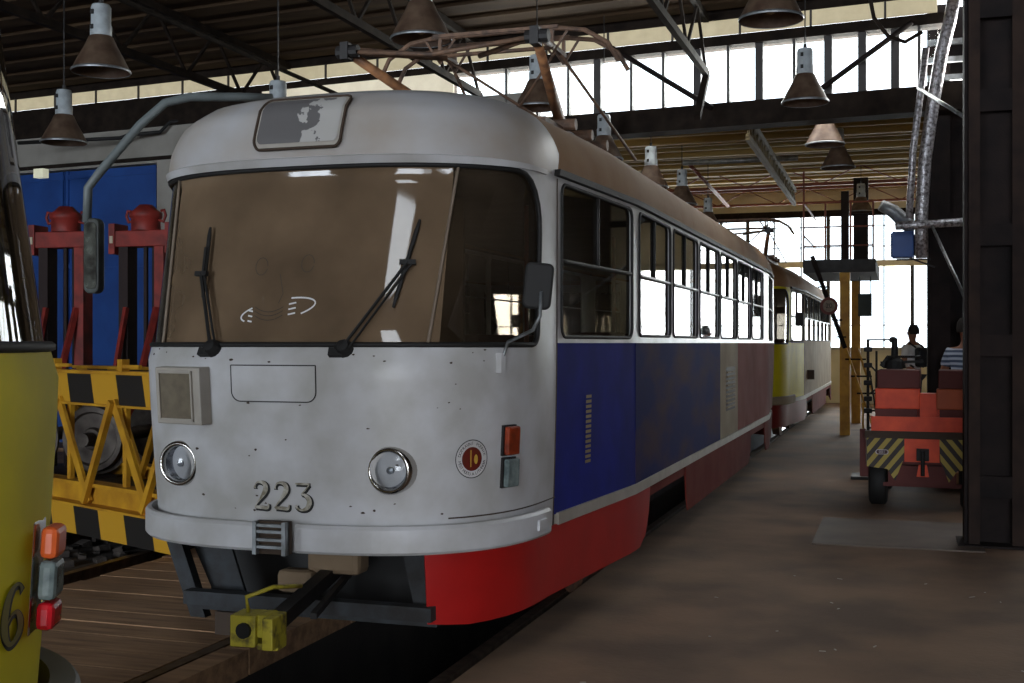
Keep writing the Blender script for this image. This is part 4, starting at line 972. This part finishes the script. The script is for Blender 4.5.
MB().box(-.62, -.5, .1, .4, .30, .42).box(-.62, -.56, .1, .14, .42, .8).build('side_step', RD, cart)
for x in (-.39, .50):
    p_ = MB().prism(rrect(x-.065, x+.065, .55, .60+.0, .024), -.037, -.031).build('number_plate', mat('plate_white', (200, 190, 190), .6), cart)
    MB().prism(rrect(x-.055, x+.055, .556, .594, .018), -.040, -.037).build('plate_field', mat('plate_dark', (70, 40, 44), .6), p_)
    text_on('001', lambda a, b, x=x: Vector((x+a, -.0415, .575+b)), .042, mat('plate_white', (200, 190, 190), .6), 'plate_lettering', p_)
# cross-rod stand beside the cart
S = empty('rod_stand', ground(868, 15.1)); tag(S, 'spindly dark stand of crossed rods and knobs left of the red cart', 'stand')
r_ = MB()
r_.cyl((0, 0, 0), (0, 0, 1.75), .018).cyl((.10, .1, 0), (.10, .1, 1.6), .014).bar((-.05, 0, .1), (.32, .1, 1.15), .02).bar((.0, 0, 1.45), (.32, 0, 1.1), .02).bar((.0, 0, 1.05), (.35, 0, 1.3), .02).bar((.02, 0, 1.35), (.2, .1, .1), .02)
r_.build('rods', M_dark, S)
for z in (1.62, 1.42, 1.2, 1.0, .85): MB().box(-.05, .05, -.05, .05, z-.03, z+.03).build('clamp', M_dark, S, bevel=.01)
MB().box(-.2, .28, -.25, .25, 0, .04).build('foot', M_dark, S)
MB().cyl((0, 0, 1.74), (.34, 0, 1.74), .012, 8).lathe([(0, -.045), (.04, -.03), (.05, 0), (.04, .03), (0, .045)], Matrix.Translation((.3, 0, 1.74)), 12).build('side_arm', M_dark, S)
MB().cyl((-.06, .0, .0), (-.06, .0, .95), .012, 8).build('post', M_fy, S)
# ================================================================== work platform
M_py = mat('pole_yellow', (214, 162, 50), .6, rgb2=(184, 132, 40), scale=6)
wp = empty('work_platform', ground(845, 22.2)); tag(wp, 'raised steel work platform on yellow poles with railing', 'platform'); L0 = wp.location
rel = lambda px, py, d: at(px, py, d)-L0
MB().box(-.09, .09, -.09, .09, 0, 3.0).build('pole', M_py, wp); MB().box(-.07, .07, -.07, .07, 3.0, 4.5).build('upper_pole', M_steel, wp)
p2 = Vector(ground(856, 25.5))-L0; MB().box(p2.x-.09, p2.x+.09, p2.y-.09, p2.y+.09, 0, 3.1).build('pole', M_py, wp); MB().box(p2.x-.05, p2.x+.25, p2.y-.1, p2.y+.1, 3.2, 5.2).build('upper_pole', M_brownsteel, wp)
dk = MB(); dk.box(-.75, .55, -.1, 3.2, 3.0, 3.22).build('deck', M_steel, wp)
MB().box(-.75, .55, -.15, -.1, 3.0, 3.24).build('deck_edge', M_dark, wp); MB().box(-.75, .55, 3.2, 3.24, 3.1, 3.3).build('deck_edge', M_dark, wp)
rl = M_redsteel
for x in (-.74, -.35, .1, .5): MB().cyl((x, -.05, 3.2), (x, -.05, 4.3 if x > -.7 else 4.9), .018, 8).build('railing_post', rl, wp)
for z in (3.5, 3.85, 4.3): MB().cyl((-.74, -.05, z), (.5, -.05, z), .015, 8).build('railing_bar', rl, wp)
MB().cyl((-.74, -.05, 4.3), (-.74, 3.1, 4.3), .018, 8).cyl((-.74, -.05, 3.7), (-.74, 3.1, 3.7), .018, 8).build('railing_bar', rl, wp)
ld = empty('ladder', ground(853, 21.6)); tag(ld, 'narrow yellow ladder leaning by the platform poles', 'ladder')
MB().bar((-.12, 0, 1.6), (.42, -.2, 0), .035).bar((.08, 0, 1.6), (.62, -.2, 0), .035).build('stile', M_py, ld)
for i in range(5): t = .12+i*.19; MB().bar((-.12+.54*t-.08, -.2*t, 1.6*(1-t)), (.08+.54*t+.08, -.2*t, 1.6*(1-t)), .03).build('rung', M_steel, ld)
sp = tag(MB().bar(at(812, 256, 22), at(845, 348, 22), .10, .06).bar(at(818, 287, 21.95), at(829, 287, 21.95), .03).bar(at(832, 320, 21.95), at(842, 320, 21.95), .03).bar(at(836, 337, 21.95), at(846, 337, 21.95), .03).build('slanted_pole', M_brownsteel), 'slanting brown pole that carries the round sign', 'pole')
sg = empty('round_sign', at(829, 306, 21.85)); tag(sg, 'small round red-rimmed sign on the slanted pole', 'sign')
MB().lathe([(.0, .01), (.16, .01), (.16, -.01), (0, -.01)], Matrix.Rotation(PI/2, 4, 'X'), 24).build('disc', mat('sign_red', (110, 44, 34), .6), sg)
MB().lathe([(.0, .014), (.11, .014), (.11, .010)], Matrix.Rotation(PI/2, 4, 'X'), 24).build('sign_face', mat('sign_face', (150, 132, 112), .6, rgb2=(120, 100, 84), scale=30), sg)
text_on('20', lambda a, b: Vector((a, -.016, b)), .12, M_num, 'sign_lettering', sg)
# ---- board, second sign
bo = at(865, 305, 23.4); tag(MB().box(bo.x-.13, bo.x+.13, bo.y, bo.y+.03, bo.z-.22, bo.z+.22).bar((bo.x-.1, bo.y+.05, bo.z+.22), (bo.x-.1, bo.y+.05, bo.z+.9), .02).bar((bo.x+.1, bo.y+.05, bo.z+.22), (bo.x+.1, bo.y+.05, bo.z+.9), .02).build('hanging_board', mat('board_green', (36, 52, 50), .6)), 'dark green board hanging under the work platform', 'board')
# ================================================================== people
def person(name_label, loc, rz, joints, mats, group=None):
    root = empty('person', loc, rz); tag(root, name_label, 'person')
    return root
def skin(name, verts, edges, radii, m, parent, rootv=0, sub=2):
    me = bpy.data.meshes.new(name); me.from_pydata(verts, edges, []); me.materials.append(m)
    o = bpy.data.objects.new(name, me); COL.objects.link(o); o.parent = parent
    import bmesh
    bm = bmesh.new(); bm.from_mesh(me); lay = bm.verts.layers.skin.verify(); bm.verts.ensure_lookup_table()
    for i, r in enumerate(radii):
        bm.verts[i][lay].radius = r if isinstance(r, tuple) else (r, r); bm.verts[i][lay].use_root = (i == rootv)
    bm.to_mesh(me); bm.free()
    o.modifiers.new('skin', 'SKIN').use_smooth_shade = True
    sb = o.modifiers.new('sub', 'SUBSURF'); sb.levels = sub; sb.render_levels = sub
    me.polygons.foreach_set('use_smooth', [True]*len(me.polygons))
    return o
skinm = mat('skin', (150, 100, 78), .6); hair = mat('dark_hair', (30, 24, 20), .8)
def make_person(loc, rz, label, shirt, trousers, backpack=False, arms=0):
    root = empty('person', loc, rz); tag(root, label, 'person')
    # body: one continuous figure (skin of the body with shirt and trousers laid over)
    V = [(0, 0, .98), (0, .01, 1.15), (0, 0, 1.38), (0, -.01, 1.50), (0, -.01, 1.58), (0, -.02, 1.66), (0, -.01, 1.76)]
    E = [(0, 1), (1, 2), (2, 3), (3, 4), (4, 5), (5, 6)]
    Rr = [(.155, .11), (.135, .10), (.165, .115), (.085, .07), (.055, .055), (.085, .095), (.075, .085)]
    for s in (-1, 1):
        b = len(V); V += [(s*.18, 0, 1.44), (s*.27, .03, 1.18), (s*.22+s*arms*.1, -.16, 1.02), (s*.16, -.22, 1.02)]
        E += [(2, b), (b, b+1), (b+1, b+2), (b+2, b+3)]; Rr += [(.07, .07), (.047, .047), (.033, .033), (.035, .025)]
        h_ = len(V)-1
        for k in range(4): V.append((V[h_][0]-s*.02+k*.012*s, V[h_][1]-.08, V[h_][2]-.03+k*.018)); E.append((h_, len(V)-1)); Rr.append(.009)
        V.append((V[h_][0]-s*.04, V[h_][1]-.03, V[h_][2]+.04)); E.append((h_, len(V)-1)); Rr.append(.010)
        b = len(V); V += [(s*.10, 0, .88), (s*.12, -.02, .50), (s*.13, .02, .09), (s*.14, -.12, .04)]
        E += [(0, b), (b, b+1), (b+1, b+2), (b+2, b+3)]; Rr += [(.095, .095), (.062, .062), (.045, .045), (.045, .03)]
    body = skin('body', V, E, Rr, skinm, root)
    # clothing
    V2 = [(0, 0, 1.0), (0, .01, 1.15), (0, 0, 1.38), (0, -.01, 1.46)]; E2 = [(0, 1), (1, 2), (2, 3)]; R2 = [(.175, .13), (.16, .125), (.19, .14), (.10, .085)]
    for s in (-1, 1):
        b = len(V2); V2 += [(s*.19, 0, 1.43), (s*.255, .02, 1.24)]; E2 += [(2, b), (b, b+1)]; R2 += [.088, .066]
    skin('shirt', V2, E2, R2, shirt, root)
    V3 = [(0, 0, .98)]; E3 = []; R3 = [(.17, .125)]
    for s in (-1, 1):
        b = len(V3); V3 += [(s*.10, 0, .86), (s*.12, -.02, .50), (s*.13, .02, .12)]; E3 += [(0, b), (b, b+1), (b+1, b+2)]; R3 += [.108, .078, .065]
    skin('trousers', V3, E3, R3, trousers, root)
    MB().lathe([(.0, 1.865), (.06, 1.85), (.095, 1.80), (.105, 1.74), (.10, 1.68)], Matrix.Translation((0, .015, 0)), 16).build('hair', hair, root, smooth=True)
    fc = MB()
    for s in (-1, 1): fc.box(s*.035-.012, s*.035+.012, -.115, -.10, 1.715, 1.73)
    fc.box(-.02, .02, -.112, -.10, 1.635, 1.642).build('eyes_and_mouth', M_num, root)
    MB().prism([(-.012, 1.67), (.012, 1.67), (.006, 1.72), (-.006, 1.72)], -.135, -.10).box(-.10, -.085, -.02, .02, 1.68, 1.73).box(.085, .10, -.02, .02, 1.68, 1.73).build('nose_and_ears', skinm, root)
    for s in (-1, 1): MB().box(s*.14-.05, s*.14+.05, -.18, .10, 0, .09).build('shoe', M_black, root, bevel=.02)
    if backpack:
        bpk = empty('backpack', root.matrix_basis @ Vector((0, 0, 0))); bpk.rotation_euler = root.rotation_euler; bpk.location = loc
        tag(bpk, 'dark backpack on the back of the white-shirted person', 'backpack')
        MB().prism(rrect(-.12, .12, 1.08, 1.44, .06), .13, .26).build('bag', mat('bag_dark', (28, 34, 44), .7), bpk, bevel=.03)
        for s in (-1, 1): MB().tube([(s*.10, .15, 1.44), (s*.11, .0, 1.53), (s*.11, -.14, 1.42), (s*.13, -.12, 1.2), (s*.13, .13, 1.08)], .018, 6).build('strap', mat('bag_dark', (28, 34, 44), .7), bpk)
    return root
g_ = ground(913, 22)
tag(MB().box(g_[0]-.5, g_[0]+.5, g_[1]-.4, g_[1]+.4, 0, .18).build('timber_step', M_plank), 'low timber step under the person in the white shirt', 'step')
make_person((g_[0], g_[1], .18), PI+.85, 'person in white shirt with dark backpack behind the red cart', mat('shirt_white', (228, 230, 236), .8), mat('jeans', (40, 46, 62), .8), True)
stp = mat('shirt_striped', (168, 178, 196), .8); nt = stp.node_tree; pr = nt.nodes['Principled BSDF']
wv = nt.nodes.new('ShaderNodeTexWave'); wv.bands_direction = 'Z'; wv.inputs['Scale'].default_value = 5.2; wv.inputs['Distortion'].default_value = 1.2; wv.inputs['Detail'].default_value = 0
tc = nt.nodes.new('ShaderNodeTexCoord'); cr = nt.nodes.new('ShaderNodeValToRGB'); cr.color_ramp.interpolation = 'CONSTANT'; cr.color_ramp.elements[1].position = .5
cr.color_ramp.elements[0].color = srgb(70, 84, 108); cr.color_ramp.elements[1].color = srgb(176, 186, 204)
nt.links.new(tc.outputs['Object'], wv.inputs['Vector']); nt.links.new(wv.outputs['Fac'], cr.inputs['Fac']); nt.links.new(cr.outputs['Color'], pr.inputs['Base Color'])
g_ = ground(965, 14.7)
tag(MB().box(g_[0]-.3, g_[0]+.3, g_[1]-.4, g_[1]-.02, 0, .15).build('timber_step', M_plank), 'low timber step under the person in the striped shirt', 'step')
make_person((g_[0], g_[1]-.22, .15), PI-.4, 'person in blue and white striped shirt between the two steel columns', stp, mat('trousers_dark', (36, 36, 42), .8))
